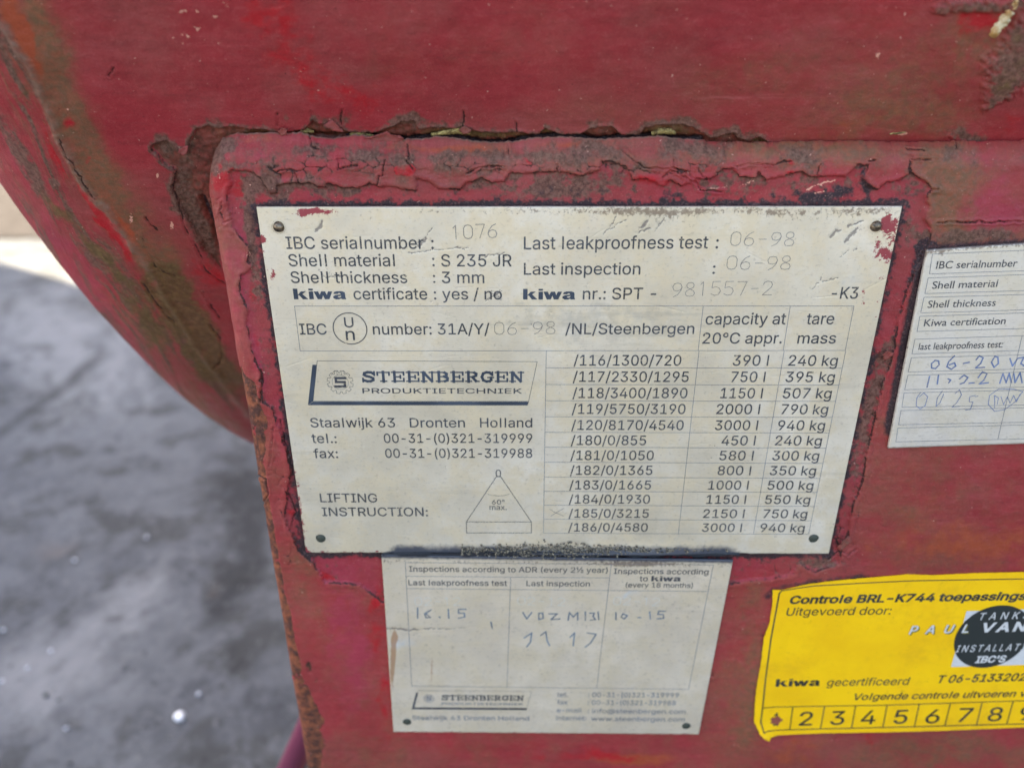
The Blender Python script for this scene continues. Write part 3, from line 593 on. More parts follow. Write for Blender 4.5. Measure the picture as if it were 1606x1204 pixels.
def slab_text(pr, text, x0, y0, x1, y1, cap):   # heavy slab capitals
    T = {'S': ([[(.86,.80),(.70,.93),(.46,.95),(.22,.86),(.18,.70),(.34,.58),(.62,.48),(.82,.36),(.82,.18),(.62,.06),(.40,.05),(.18,.14)]], [(.08,0,.08,.34),(.92,.64,.92,1)]),
         'T': ([[(.5,0),(.5,1)]], [(.06,.93,.94,.93),(.28,.06,.72,.06),(.08,.66,.08,.95),(.92,.66,.92,.95)]),
         'E': ([[(.24,0),(.24,1)]], [(.04,.06,.9,.06),(.04,.94,.9,.94),(.2,.5,.66,.5),(.9,.04,.9,.34),(.9,.68,.9,.96),(.66,.36,.66,.64)]),
         'N': ([[(.2,.95),(.8,.05)]], [(.2,0,.2,.95),(.82,.05,.82,1),(.02,.06,.42,.06),(.02,.94,.34,.94),(.62,.94,1,.94)]),
         'B': ([[(.24,0),(.24,1)],[(.66,.92),(.80,.80),(.78,.62),(.62,.54)],[(.66,.50),(.86,.38),(.84,.16),(.66,.07)]], [(.04,.06,.7,.06),(.04,.94,.68,.94),(.24,.52,.66,.52)]),
         'R': ([[(.24,0),(.24,1)],[(.66,.92),(.80,.80),(.78,.62),(.62,.52)],[(.52,.48),(.78,.08)]], [(.04,.06,.46,.06),(.04,.94,.68,.94),(.24,.50,.62,.50),(.72,.06,1,.06)]),
         'G': ([[(.84,.76),(.70,.92),(.46,.95),(.24,.84),(.14,.5),(.24,.16),(.46,.05),(.70,.08),(.80,.2),(.80,.44)]], [(.56,.44,.98,.44),(.9,.64,.9,.98)])}
    a, b = pr.pt(x0, y0), pr.pt(x1, y1); u = b-a; L = np.linalg.norm(u); u /= L; v = np.array([-u[1], u[0]])
    H = abs(pr.pt(x0, y0-cap)[1]-a[1]); n = len(text); pitch = L/(n-.06); cw = pitch*.94
    for i, ch in enumerate(text):
        heavy, thin = T[ch]; f = lambda p: a+u*(i*pitch+p[0]*cw)+v*p[1]*H
        for st in heavy: pr.strip([f(p) for p in st], cw*.20)
        for q in thin:
            pr.strip([f(q[:2]), f(q[2:])], H*.13 if abs(q[1]-q[3]) < .01 else (cw*.2 if ch == 'N' and q[0] == .2 else cw*.13))

def ink(name, col, worn, lo=.4, hi=.62, scale=700):
    n = NT(name); f = n.noise(scale, 5, .7, (1, 1, 1.6)); g = n.noise(60, 3)
    c = n.mix(n.step(g, .35, .7), col, tuple(x*1.5+.015 for x in col)); n.out(c, .5)
    tr = n.n('ShaderNodeBsdfTransparent'); mx = n.n('ShaderNodeMixShader')
    s = n.step(f, lo, hi, 0, worn); n.l(s, mx.inputs[0]); n.l(n.b.outputs[0], mx.inputs[1]); n.l(tr.outputs[0], mx.inputs[2])
    out = [x for x in n.t.nodes if x.type == 'OUTPUT_MATERIAL'][0]; n.l(mx.outputs[0], out.inputs[0]); return n.m
INK = ink('plate_ink', srgb(56, 56, 58), .85, .51, .70)
INK_BLUE = ink('logo_ink', srgb(46, 54, 64), .5, .60, .76)
INK_GREY = ink('thin_grey_ink', srgb(96, 98, 104), .8, .50, .72)
INK_STAMP = ink('stamped_stroke', srgb(116, 108, 100), .7, .48, .7, 500)
INK_PEN = ink('ballpoint_ink', srgb(96, 110, 140), .55, .42, .68, 400)
INK_MARK = ink('marker_ink', srgb(104, 112, 118), .6, .42, .7, 400)

def plate_material(name, c0, c1, warm):
    n = NT(name); R_, G_, B_, A_ = n.attr('wear_shade_a')    # red paint, brown grime, blue-black edge tone with painted reflection and shade, scratches
    r2, g2, b2, a2 = n.attr('wear_b')                  # bare bright metal, rust streaks, faint wear haze, -
    big = n.noise(18, 4, .6); mid = n.noise(110, 5, .65); fin = n.noise(650, 4, .65); grit = n.noise(2200, 2, .6); brs = n.noise(260, 5, .7, (.08, 1, 1.4))
    col = n.mix(n.step(big, .3, .7), c0, c1)
    col = n.mix(n.step(n.noise(70, 7, .75), .42, .62, 0, .75), col, warm)
    col = n.mix(n.step(brs, .55, .75, 0, .30), col, tuple(x*.82 for x in c0))
    col = n.mix(n.step(fin, .56, .74, 0, .4), col, srgb(150, 134, 112))
    col = n.mix(n.step(n.noise(1300, 5, .8, (.35, 1, 1)), .54, .70, 0, .35), col, srgb(168, 152, 128)); col = n.mix(n.step(n.noise(420, 6, .8), .60, .72, 0, .5), col, srgb(230, 222, 206))
    col = n.mix(n.step(grit, .70, .80, 0, .45), col, srgb(120, 108, 92))
    col = n.mix(n.mask(r2, mid, .8, .3, .9), col, srgb(214, 213, 208))
    col = n.mix(n.math('MULTIPLY', n.mask(b2, brs, .9, .3, .8), .5), col, srgb(176, 166, 146))
    col = n.mix(n.math('MULTIPLY', n.mask(G_, n.noise(800, 6, .8), 2.6, .55, .85), .8), col, srgb(126, 104, 84))
    col = n.mix(n.math('MULTIPLY', n.mask(g2, fin, .6, .35, .8), .7), col, srgb(176, 122, 78))
    col = n.mix(n.mask(R_, n.noise(420, 6, .8), 2.8, .62, .70), col, n.mix(fin, srgb(150, 60, 66), srgb(164, 76, 78)))
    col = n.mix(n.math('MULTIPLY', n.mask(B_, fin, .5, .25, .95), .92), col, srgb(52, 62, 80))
    col = n.mix(n.math('MULTIPLY', n.mask(A_, grit, .9, .4, .7), .75), col, srgb(116, 106, 100))
    b = n.bump(mid, .15, .0008); b = n.bump(fin, .18, .0003, b); b = n.bump(n.math('MULTIPLY', A_, -1.0), .4, .0003, b)
    return n.out(col, n.step(mid, .3, .7, .36, .52), b, .4, .5)
PL_MAIN = plate_material('anodised_plate', srgb(212, 196, 166), srgb(238, 224, 200), srgb(226, 206, 168))
PL_SIDE = plate_material('side_plate', srgb(220, 209, 190), srgb(226, 214, 196), srgb(220, 206, 178))
PL_LOW = plate_material('lower_plate', srgb(218, 200, 172), srgb(238, 220, 192), srgb(226, 206, 170))

def make_plate(name, corners, y_back, th, step, wear, mat, label, bend=None, ragged=None):
    W = [on_front(u, v, y_back-th) for u, v in corners]        # tl, tr, br, bl on the front face
    tl, tr, br, bl = W
    nu = int(np.linalg.norm(tr-tl)/step)+1; nv = int(np.linalg.norm(bl-tl)/step)+1
    u, v = np.meshgrid(np.linspace(0, 1, nu), np.linspace(0, 1, nv), indexing='ij'); u = u.ravel()[:, None]; v = v.ravel()[:, None]
    P = tl*(1-u)*(1-v)+tr*u*(1-v)+br*u*v+bl*(1-u)*v
    px = to_px(P)
    edge = ((u < 1e-9) | (u > 1-1e-9) | (v < 1e-9) | (v > 1-1e-9)).ravel()
    if ragged is not None:
        jit = (fbm(px[:, 0]*.11, px[:, 1]*.11, 91, 4)-.5)*ragged
        P[:, 2] += np.where(v.ravel() > 1-1e-9, np.maximum(jit, -.0002), 0)
    if bend is not None: P[:, 1] -= bend(P[:, 0], P[:, 2])
    A, B = wear(px)
    rim = np.concatenate([np.arange(0, nu*nv, nv), np.arange((nu-1)*nv+1, nu*nv), np.arange(nu-2, -1, -1)*nv+nv-1, np.arange(nv-2, 0, -1)])
    Rm = P[rim]; V = np.vstack([P, Rm+np.array([0, th*.25, 0])+0, Rm+np.array([0, th, 0])]); k = len(rim); o = nu*nv
    c3 = P.mean(0); V[rim] = P[rim]+(c3-P[rim])*0.0008
    F = [grid_faces(nu, nv, 0, False)]
    a = rim; b = np.roll(rim, -1); i = np.arange(k); j = np.roll(i, -1)
    F.append(np.stack([a, o+i, o+j, b], -1)); F.append(np.stack([o+i, o+k+i, o+k+j, o+j], -1))
    ext = lambda M: np.vstack([M, M[rim], M[rim]])
    me = mesh_np(name, V, np.vstack(F)[:, ::-1], True, {'wear_shade_a': ext(A), 'wear_b': ext(B)})
    return obj(name, me, mat, tank, label)

def rivet(parent, u, v, Y, r, hgt, mat, rim_mat=None):
    c = on_front(u, v, Y); V = []; F = []; n = 20
    prof = [(1.22, 0.0), (1.18, -.10), (1.02, -.12), (.98, .02), (.9, .35), (.7, .7), (.4, .92), (.12, 1.0)]
    for rr, hh in prof:
        for i in range(n):
            a = 2*math.pi*i/n; wob = 1+.03*math.sin(3*a+u)
            V.append((c[0]+r*rr*wob*math.cos(a), Y-hgt*hh, c[2]+r*rr*wob*math.sin(a)))
    for k in range(len(prof)-1):
        for i in range(n):
            j = (i+1) % n; F.append((k*n+i, k*n+j, (k+1)*n+j, (k+1)*n+i))
    F.append(tuple((len(prof)-1)*n+i for i in range(n)))
    return obj('rivet', poly_mesh('rivet', V, F, True), mat, parent)
def rivet_material():
    n = NT('tarnished_rivet'); f = n.noise(600, 4, .7); g = n.noise(2500, 2)
    c = n.mix(n.step(f, .38, .62), srgb(64, 56, 46), srgb(142, 122, 98)); c = n.mix(n.step(g, .6, .75, 0, .5), c, srgb(160, 150, 130))
    return n.out(c, .28, n.bump(f, .4, .0003), .7)
RIV = rivet_material()
RIV_DK = plain('dark_green_rivet', srgb(66, 70, 58), .6, .2)

# ------------------------------------------------------------ the main data plate
def main_wear(px):
    n = len(px); A = np.zeros((n, 4), np.float32); B = np.zeros((n, 4), np.float32); wp = warp(px, 3)
    dt = dist(px, [(402,325),(1415,324)], far=40); dr = dist(px, [(1415,324),(1300,868)], far=60); dl = dist(px, [(402,325),(480,866)], far=40); db = dist(px, [(480,866),(1300,868)], far=60)
    f2 = fbm(px[:, 0]*.05, px[:, 1]*.05, 5, 5)
    rp = np.interp(px[:, 1], [324,345,360,380,440,470,500,560,620,868], [.3,1.0,.9,.95,.75,.9,.35,.12,.62,.55])
    A[:, 0] = np.exp(-(dr/np.interp(px[:, 1], [324,480,600,868], [34,24,10,8]))**2)*rp*.50
    A[:, 0] += np.exp(-(dl/7)**2)*np.interp(px[:, 1], [325,370,380,410,440,480,700,780,866], [.2,.5,.4,.2,.4,.1,.3,.7,.5])
    A[:, 0] += blobs(px, [(495,333,42,7,-3,.95),(430,430,7,13,0,.95),(413,378,8,6,30,.8),(1392,352,14,14,20,.9),(1385,395,14,26,20,.5),(1357,470,8,22,0,.5),(1350,550,6,8,0,.6)])
    A[:, 0] += np.exp(-(db/5)**2)*np.where(px[:, 0] < 600, .55, .1)
    A[:, 1] = (np.exp(-((dt-7)/8)**2)*np.interp(px[:, 0], [402,560,700,1000,1415], [.05,.25,.45,.75,.6]))*(.45+.9*fbm(px[:, 0]*.02, px[:, 1]*.05, 63, 3))+np.exp(-(dt/2)**2)*.2
    A[:, 1] += blobs(px, [(980,352,60,20,0,.3),(1330,350,40,20,0,.45),(560,810,60,20,0,.12),(1060,345,60,14,0,.4),(1240,345,60,10,0,.4),(600,400,120,40,0,.1)])
    edge_reflection = ss(22, 2, db)*ss(596, 625, px[:, 0])*(1-ss(1130, 1180, px[:, 0]))  # dark blue reflection and shade of the lower edge, painted into the colour
    A[:, 2] = np.clip(edge_reflection*.95*(.7+.6*f2)+np.exp(-(db/2.2)**2)*.5*(px[:, 0] > 600), 0, 1)
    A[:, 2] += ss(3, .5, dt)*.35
    SC = [([(503,352),(498,362)],2.5),([(507,348),(495,364)],1.6),([(678,357),(668,372),(655,382)],1.1),([(668,376),(655,388)],2.2),([(956,360),(970,352),(985,345)],1.0),([(1006,357),(1016,347)],2.6),([(1003,365),(1020,358)],1.6),([(1025,365),(1045,340)],.8),
          ([(1302,375),(1312,360)],2.2),([(1310,362),(1320,360)],1.6),([(1326,380),(1338,365),(1345,358)],2.4),([(1330,356),(1342,350),(1352,346)],1.8),([(1318,402),(1330,394)],.9),([(1338,394),(1346,390)],1.2),
          ([(640,398),(700,390),(735,388)],.7),([(760,402),(790,396)],.9),([(500,425),(512,436),(540,432)],.9),([(505,415),(520,430)],.7),([(965,335),(960,350),(952,362),(948,368)],1.0),([(770,455),(786,470)],1.1),([(762,472),(788,456)],1.0),([(1275,455),(1290,432)],.7),([(1290,440),(1315,436)],.8)]
    for L, wd in SC: d = dist(wp, L, far=12); A[:, 3] = np.maximum(A[:, 3], np.exp(-(d/(wd*1.2))**2)*.9)
    rng = np.random.RandomState(3)
    for i in range(70):
        x, y = rng.uniform(420, 1380), rng.uniform(335, 860); a = rng.normal(0, .25); l = rng.uniform(8, 60)
        d = dist(px, [(x, y), (x+l*math.cos(a), y+l*math.sin(a))], far=6); A[:, 3] = np.maximum(A[:, 3], np.exp(-(d/.8)**2)*rng.uniform(.2, .5))
    for i in range(90):
        x, y = rng.uniform(430, 1350), rng.uniform(335, 860); A[:, 3] += blobs(px, [(x, y, rng.uniform(1, 2), rng.uniform(1, 2), 0, rng.uniform(.3, .9))]) if i < 60 else 0
    B[:, 0] = blobs(px, [(1370,400,60,90,20,.28),(470,335,60,12,0,.2),(440,390,20,70,-8,.2),(1330,470,40,50,0,.2)])
    B[:, 2] = blobs(px, [(880,500,260,26,0,.6),(1010,480,120,16,0,.3),(1000,530,200,14,0,.3),(700,620,260,60,0,.15),(960,600,120,60,0,.3),(640,760,160,60,0,.12)])
    return A, B
YP = -.0016
main_bend = lambda x, z: .0014*np.exp(-((z+.1395)/.0035)**2)*ss(.05, .11, x)*(1-ss(.135, .175, x))
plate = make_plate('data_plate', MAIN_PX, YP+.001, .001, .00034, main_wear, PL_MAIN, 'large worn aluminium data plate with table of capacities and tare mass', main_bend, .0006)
YF = YP-.00006
for u, v, m in ((437,356,RIV),(1374,355,RIV)): rivet(plate, u, v, YF, .0019, .0014, m)
for u, v, m in ((503,844,RIV_DK),(1276,844,RIV_DK)): rivet(plate, u, v, YF, .0016, .0004, m)

p = Print(YF, main_bend)
for t in [('IBC serialnumber',449.6,390.5,664.6,390.2,19.3),(':',676.5,390.3,680.6,390.3,19.3),('Shell material',453.4,417.5,619.6,417.5,18.8),(':',678.2,417.6,681.8,417.6,18.8),('S 235 JR',692.2,417.8,802.7,417.8,18.8),
          ('Shell thickness',456.8,443.7,639,443.9,18),(':',679.4,444,683,444,18),('3 mm',693,444,759.7,444,18),('certificate',555,469.6,670.4,469.6,18),(':',680.8,469.6,684.4,469.6,18),('yes / no',693.7,469.6,787.3,469.6,17.5),
          ('Last leakproofness test',821.6,391.2,1110,389.6,20),(':',1122,389.6,1126,389.6,20),('Last inspection',821.6,430.8,1004,430.4,18.4),(':',1117,429.5,1121,429.5,18.4),('nr.: SPT -',913.8,469.5,1028.7,469,18),('-K3',1303.3,468.6,1344.5,468.3,18.3)]: p.text(*t)
p.build('heading_lettering', INK, plate)
p = Print(YF, main_bend)
kiwa(p, 461.2, 469.3, 543.2, 469.3, 16.6); kiwa(p, 820.4, 469.7, 902, 469.7, 16.6); p.build('brand_lettering', INK_BLUE, plate)
p = Print(YF, main_bend)
for t in [('IBC',470.8,524.5,513,524.5,17),('U',540.5,513.2,555,513.2,15.5),('number: 31A/Y/',585.3,524.5,767.8,524.2,17),('/NL/Steenbergen',886.3,524,1088.3,523.6,17),
          ('capacity at',1106,508.8,1231.5,508.4,17.8),('20°C appr.',1101.3,538.8,1225.6,538.4,17),('tare',1264,508.5,1307.2,508.3,17.8),('mass',1250,538.6,1310,538.4,17)]: p.text(*t)
p.text('n', 543, 533.2, 557, 533.2, 19)
c = p.pt(548.9, 515.3); p.ring(c, .00583, .00034, 64)
p.build('approval_lettering', INK, plate)
rows = [('/116/1300/720',899.3,1067.7,573.1,'390 l',1148.6,1204.4,'240 kg',1235.7,1312.5),('/117/2330/1295',898.2,1079.5,598.6,'750 l',1145.8,1199.1,'395 kg',1231.2,1307.9),('/118/3400/1890',897.5,1077.4,624,'1150 l',1129.4,1195,'507 kg',1227,1303),
        ('/119/5750/3190',896.5,1074.3,648.8,'2000 l',1123,1190.8,'790 kg',1224.2,1297.5),('/120/8170/4540',895.8,1071.5,673.9,'3000 l',1120.7,1187.6,'940 kg',1219,1292.6),('/180/0/855',895,1012.9,697.6,'450 l',1131,1183.8,'240 kg',1214.8,1287.7),
        ('/181/0/1050',894.4,1024.8,721,'580 l',1127.7,1180.7,'300 kg',1210.6,1283.5),('/182/0/1365',893.7,1022.7,744.2,'800 l',1124.9,1176.8,'350 kg',1206.5,1278.6),('/183/0/1665',892.6,1020.6,767,'1000 l',1110.2,1173,'500 kg',1203,1274.5),
        ('/184/0/1930',892,1018.9,789.2,'1150 l',1107.4,1169,'550 kg',1199.1,1269.6),('/185/0/3215',891.6,1017.1,811.3,'2150 l',1102.2,1166.7,'750 kg',1196,1265),('/186/0/4580',891,1015.4,833,'3000 l',1100.5,1162.5,'940 kg',1191.5,1260.9)]
p = Print(YF, main_bend)
for i, r in enumerate(rows):
    cap = 16.6-i*.32; dd = .5+.05*i
    p.text(r[0], r[1], r[3], r[2], r[3]+.2, cap); p.text(r[4], r[5], r[3]+dd*.4, r[6], r[3]+dd*.6, cap); p.text(r[7], r[8], r[3]+dd*.6, r[9], r[3]+dd, cap)
p.build('table_lettering', INK, plate)
p = Print(YF, main_bend); LW = .00016
p.line([(461.8,480),(1339.4,479.9),(1325.7,549.5),(470.8,550.3)], LW, True)
p.line([(1102.9,480),(1095,549.6)], LW); p.line([(1239.4,480),(1228.4,549.5)], LW)
L = [(550.5,1326.4,550),(576.6,1320.1,577.3),(602.8,1314.9,603.8),(628.2,1310.7,629.3),(653.3,1305.5,654.4),(677.7,1300.3,678.8),(701.1,1295.4,702.5),(724.5,1290.8,726.5),(747.8,1286.3,749.9),(770.1,1281.4,771.9),(791.7,1276.5,793.8),(813.7,1272.4,816.2),(835.7,1268.2,837.4)]
for i, (y, x1, y1) in enumerate(L):
    x0 = 856.7-(y-550.5)/285.2*4.5
    if i: p.line([(x0, y), (x1, y1)], LW)
p.line([(856.7,550.5),(852.2,835.7)], LW); p.line([(1096.3,550.5),(1063.9,837)], LW); p.line([(1229.8,550.5),(1181.7,837.2)], LW); p.line([(1326.4,550.5),(1268.2,837.4)], LW)
p.build('table_rules', INK_GREY, plate)
p = Print(YF, main_bend)
for t in [('Staalwijk 63',487.5,669.8,620,669.8,14.6),('Dronten',643,669.9,729.4,669.9,14.6),('Holland',752.9,669.9,834.7,669.9,14.6),('tel.:',489.5,694.4,528.5,694.4,14.6),('00-31-(0)321-319999',602.5,694.2,834.7,694.2,14.4),
          ('fax:',492.7,718,530.6,718,14.4),('00-31-(0)321-319988',604.6,717.6,834.7,717.6,14.2),('LIFTING',502.6,787.2,592,787.4,13.6),('INSTRUCTION:',505.8,808.8,671.3,809,13.4),('60°',771.7,790.6,791.6,790.6,7.4),('max.',767.8,799.2,794.7,799.2,8)]: p.text(*t)
p.build('address_lettering', INK, plate)
p = Print(YF, main_bend)
p.line([(731.4,818.1),(833.4,818.1),(833.4,835.3),(731.6,835.3)], .00024, True); p.line([(731.4,818),(779.3,746)], .00024); p.line([(833.3,818),(784.4,746)], .00024)
p.line([(765.4,774.7),(773,776.6),(782,777.4),(791,776.6),(798.6,774.6)], .00015)
p.line([(779.3,747),(778.2,744),(778.2,740),(779.5,737.4),(781.6,736.8),(783.8,737.4),(785,740),(785,744),(784.2,747)], .00036, True)
p.build('lifting_diagram', INK, plate)
def logo(parent, Y, bx, gear, gr, st, pt_, k, mat_a, mat_b):
    q = Print(Y); tl, tr, br, bl = bx
    q.line([tl, tr, br, bl], .00014*k**.3, True)
    ox, oy = 7.5*k, 6.2*k
    q.poly([(tl[0]-ox, tl[1]+oy), (tl[0]-1.2*k, tl[1]+oy), (bl[0], bl[1]), (bl[0]-ox-.5*k, bl[1]+oy)])
    q.poly([(bl[0]-ox, bl[1]+oy), (bl[0], bl[1]+.6*k), (br[0]+.5*k, br[1]+.6*k), (br[0]-1.8*k, br[1]+oy)])
    q.flush(); slab_text(q, 'STEENBERGEN', *st)
    q.build('logo_lettering', mat_a, parent)
    q = Print(Y); q.text('PRODUKTIETECHNIEK', *pt_, bold=.006)
    g = q.pt(*gear); R1, R2 = gr, gr*.80; pts = []
    for i in range(12):
        for da, rr in ((-.20, R2), (-.13, R1), (.13, R1), (.20, R2)):
            a = 2*math.pi*i/12+math.pi/12+da; pts.append(g+rr*np.array([math.cos(a), math.sin(a)]))
    q.strip(pts+[pts[0]], .00014); q.ring(g, gr*.62, .0001, 40)
    s = gr*.42; S_ = [(1,.85),(-.75,.85),(-.75,.05),(.8,.05),(.8,-.85),(-1,-.85)]
    q.strip([g+s*np.array(a) for a in S_], gr*.2)
    for sx in (-1, 1):
        q.strip([g+gr*np.array(a) for a in ((sx*.08,.95),(sx*.35,.98),(sx*.62,.62))], .00012); q.strip([g+gr*np.array(a) for a in ((sx*.15,.62),(sx*.2,.9))], .00012)
    q.build('gear_emblem', mat_b, parent)
logo(plate, YF, [(497.5,565.7),(842.5,567),(829,629.3),(491,629)], (533.6,599.4), .0047, (567.9,598.6,821,598.9,15.8), (568.7,616.6,818.7,617,8), 1.0, INK_BLUE, INK)
p = Print(YF, main_bend)
stamp(p, '1076', 708.5, 374.5, 779.4, 373.5, 21.5, .00024); stamp(p, '06-98', 1145.2, 386, 1244.5, 385.3, 21.5, .0002); stamp(p, '06-98', 1139.3, 423, 1238.6, 422.5, 21, .0002)
stamp(p, '981557-2', 1054.2, 465, 1210, 462, 21.5, .0002); stamp(p, '06-98', 776, 524.5, 870.6, 523.8, 19, .0002)
p.build('stamped_numbers', INK_STAMP, plate)
p = Print(YF, main_bend); p.line([(862,798),(870,803),(884,809)], .0002); p.line([(884,797),(875,802),(864,809)], .0002); p.flush(); p.line([(766,470),(776,462),(787,456)], .0002); p.line([(768,457),(786,471)], .0002)
p.build('scratched_marks', INK_STAMP, plate)

# ------------------------------------------------------------ the lower inspection plate
def low_wear(px):
    n = len(px); A = np.zeros((n, 4), np.float32); B = np.zeros((n, 4), np.float32); wp = warp(px, 2.5)
    dt = dist(px, LOWER_PX[:2], far=40); db = dist(px, LOWER_PX[2:], far=30)
    A[:, 0] = np.exp(-(db/3)**2)*.45
    A[:, 2] = np.exp(-(dt/5)**2)*.8+np.exp(-(dt/10)**2)*.3  # bluish shade between the plates, painted along the top edge
    A[:, 1] = np.exp(-((dt-9)/7)**2)*.5+blobs(px, [(640,985,60,4,0,.5),(612,940,10,60,0,.3),(1000,883,60,5,0,.6)])
    B[:, 1] = blobs(px, [(617,1020,5,40,3,.9),(615,1060,4,60,3,.5),(677,1050,2.5,34,2,.7),(620,1000,8,8,0,.5)])
    d = dist(wp, [(606,984),(640,987),(680,986),(730,983),(776,981)], far=12); A[:, 3] = np.exp(-(d/1.5)**2)*np.interp(px[:, 0], [600,690,776], [1, .8, .3])
    for L in ([(640,995),(700,990)], [(1090,960),(1110,975)], [(990,880),(995,890)]): d = dist(wp, L, far=10); A[:, 3] = np.maximum(A[:, 3], np.exp(-(d/1.2)**2)*.5)
    B[:, 0] = blobs(px, [(1110,1050,30,120,8,.3),(640,1010,40,24,0,.5),(980,940,20,14,0,.5),(820,940,40,14,0,.3)])
    return A, B
lower = make_plate('inspection_plate', LOWER_PX, -.0002, .0008, .0006, low_wear, PL_LOW, 'smaller inspection record plate, directly below the large data plate', None, .0006)
YL = -.0002-.0008-.00006
for u, v in ((638.4,1131.3),(1076.3,1137.7)): rivet(lower, u, v, YL, .0016, .0004, RIV_DK)
p = Print(YL)
for t in [('Inspections according to ADR (every 2½ year)',641.8,895.8,952.9,897.8,8.4),('Inspections according',962.6,899.2,1110.8,900.3,8.4),('to',1002.7,910.9,1016,911,8.2),('(every 18 months)',981.1,920.4,1086.4,921.2,7.4),('Last leakproofness test',640.8,917.2,795.3,918.2,8.4),('Last inspection',825.6,918.4,925,919.2,8.4)]: p.text(*t, bold=.006)
kiwa(p, 1021.2, 910.9, 1067.2, 911.2, 8.4)
p.build('heading_lettering', INK, lower)
p = Print(YL)
for t in [('Staalwijk 63 Dronten Holland',646.7,1128,829.7,1129.2,6.6),('tel.',873.8,1092,890.6,1092,7),(': 00-31-(0)321-319999',922.4,1092.2,1064.3,1093,7),('fax',873.8,1104,890,1104,7),(': 00-31-(0)321-319988',922,1104.4,1059.5,1105.2,7),('e-mail',873,1116.4,911,1116.6,6.8),(': info@steenbergen.com',921.5,1117.4,1074.8,1118.8,6.8),('internet:',872,1128.6,919.4,1129,6.8),('www.steenbergen.com',927.2,1129.6,1073.6,1131,6.8)]: p.text(*t)
p.build('address_lettering', INK_GREY, lower)
p = Print(YL); LW = .00018
p.line([(635.6,881.6),(1118.8,885.5),(1080,1080.3),(645.7,1075.2)], LW, True); p.line([(635.9,903.2),(956.3,905.7)], LW); p.line([(636.6,922.4),(1109,926.9)], LW)
p.line([(801,904.6),(795.2,1077)], LW); p.line([(958.6,884.4),(935.9,1078.4)], LW); p.build('table_rules', INK_GREY, lower)
logo(lower, YL, [(656.4,1082.4),(833.8,1083.4),(826.3,1109.7),(649.7,1108.6)], (672.8,1095), .0024, (692.6,1097,821.5,1098,7.6), (692.6,1104.6,820.5,1105.4,3.8), .5, INK, INK_GREY)
p = Print(YL)
HW = [[(655,953),(655,969)],[(672,958),(668,962),(675,968),(668,968),(666,962),(676,956)],[(689,967),(690,968)],[(703,955),(704,969)],[(731,955),(719,955),(719,961),(728,961),(729,967),(719,969)],
      [(820,960),(826,970),(834,960)],[(845,961),(845,971),(852,969),(851,961),(845,961)],[(861,962),(874,962),(864,971),(878,970)],[(891,972),(893,960),(899,967),(906,960),(906,972)],[(918,959),(918,972)],[(925,961),(932,961),(930,966),(934,971),(926,972)],[(938,959),(939,971)],
      [(966,960),(966,971)],[(977,962),(974,967),(979,970),(984,965),(977,962)],[(1001,968),(1005,968)],[(1019,959),(1020,970)],[(1044,958),(1033,958),(1032,963),(1040,963),(1041,969),(1031,970)],
      [(822,1000),(834,992),(832,1006),(826,1014)],[(848,996),(856,990),(858,1004),(862,1012)],[(894,999),(901,992),(899,1012)],[(921,992),(935,994),(926,1008),(918,1014)],[(770,975),(772,985)]]
for L in HW: p.line(L, .00062)
p.build('marker_handwriting', INK_MARK, lower)
p = Print(YL)
for (x0, x1) in ((651,722),(812,886),(962,1034)): stamp(p, '02-12', x0, 948, x1, 949, 12, .00018)
p.build('stamped_numbers', plain('embossed_stroke', srgb(226, 224, 214), .5, .2), lower)

# ------------------------------------------------------------ the plate at the right edge
def right_wear(px):
    n = len(px); A = np.zeros((n, 4), np.float32); B = np.zeros((n, 4), np.float32)
    dt = dist(px, [(1454,392),(1700,375)], far=40); dl = dist(px, [(1454,392),(1393,702.6)], far=30); db = dist(px, [(1393,702.6),(1720,692)], far=30)
    A[:, 1] = np.exp(-(dt/6)**2)*.9+np.exp(-(dl/3)**2)*.45+np.exp(-(db/2.5)**2)*.3+blobs(px, [(1475,400,20,8,0,.4),(1450,670,30,20,0,.15)])
    A[:, 2] = np.exp(-(dt/2.5)**2)*.5
    B[:, 0] = blobs(px, [(1500,560,60,80,0,.3)])
    rng = np.random.RandomState(8)
    for i in range(14):
        x, y = rng.uniform(1420, 1600), rng.uniform(400, 690); A[:, 3] += blobs(px, [(x, y, 1.6, 1.2, 0, .5)])
    return A, B
right = make_plate('record_plate', RIGHT_PX, -.0004, .001, .0007, right_wear, PL_SIDE, 'record plate with ruled boxes and blue handwriting, right of the large data plate', None, .0003)
YR = -.0004-.001-.00006
p = Print(YR)
for t in [('IBC serialnumber',1467.6,421.5,1594.7,418.1,11.6),('Shell material',1461.4,452.9,1563.6,449.8,11.4),('Shell thickness',1454.3,482.8,1560.8,479.7,11.2),('Kiwa certification',1448.6,511.6,1576.3,508.2,11),('last leakproofness test:',1440.2,548.6,1572,544.7,10.6)]: p.text(*t, fnt=HUMANIST)
p.build('form_lettering', INK, right)
p = Print(YR); LW = .00016
BX = [(1462.5,398.4,1457.7,429.7,392.7,424.6),(1455.7,435.9,1450.6,460.5,430.8,455.7),(1449.2,466.4,1444,490.7,461.9,485.9),(1442.7,496.1,1438.2,519.8,490.7,515),(1435,532,1430.3,554.9,526.3,549.5),(1429.4,560.8,1424.4,583.1,556.6,578.6),(1423.8,588.5,1419,611.1,583.4,606.8),(1418,615.9,1414.5,638.5,611.6,635),(1413,643.6,1409.4,665.9,639.3,662),(1408.2,671,1404.9,692.7,666.2,688)]
for x0, y0, x1, y1, ya, yb in BX:
    ea = y0+(ya-y0)*1.45; eb = y1+(yb-y1)*1.45; xe = 1675
    p.line([(x0, y0), (xe, y0+(ya-y0)*(xe-x0)/(1606-x0)), (xe-6, y1+(yb-y1)*(xe-6-x1)/(1606-x1)), (x1, y1)], LW, True)
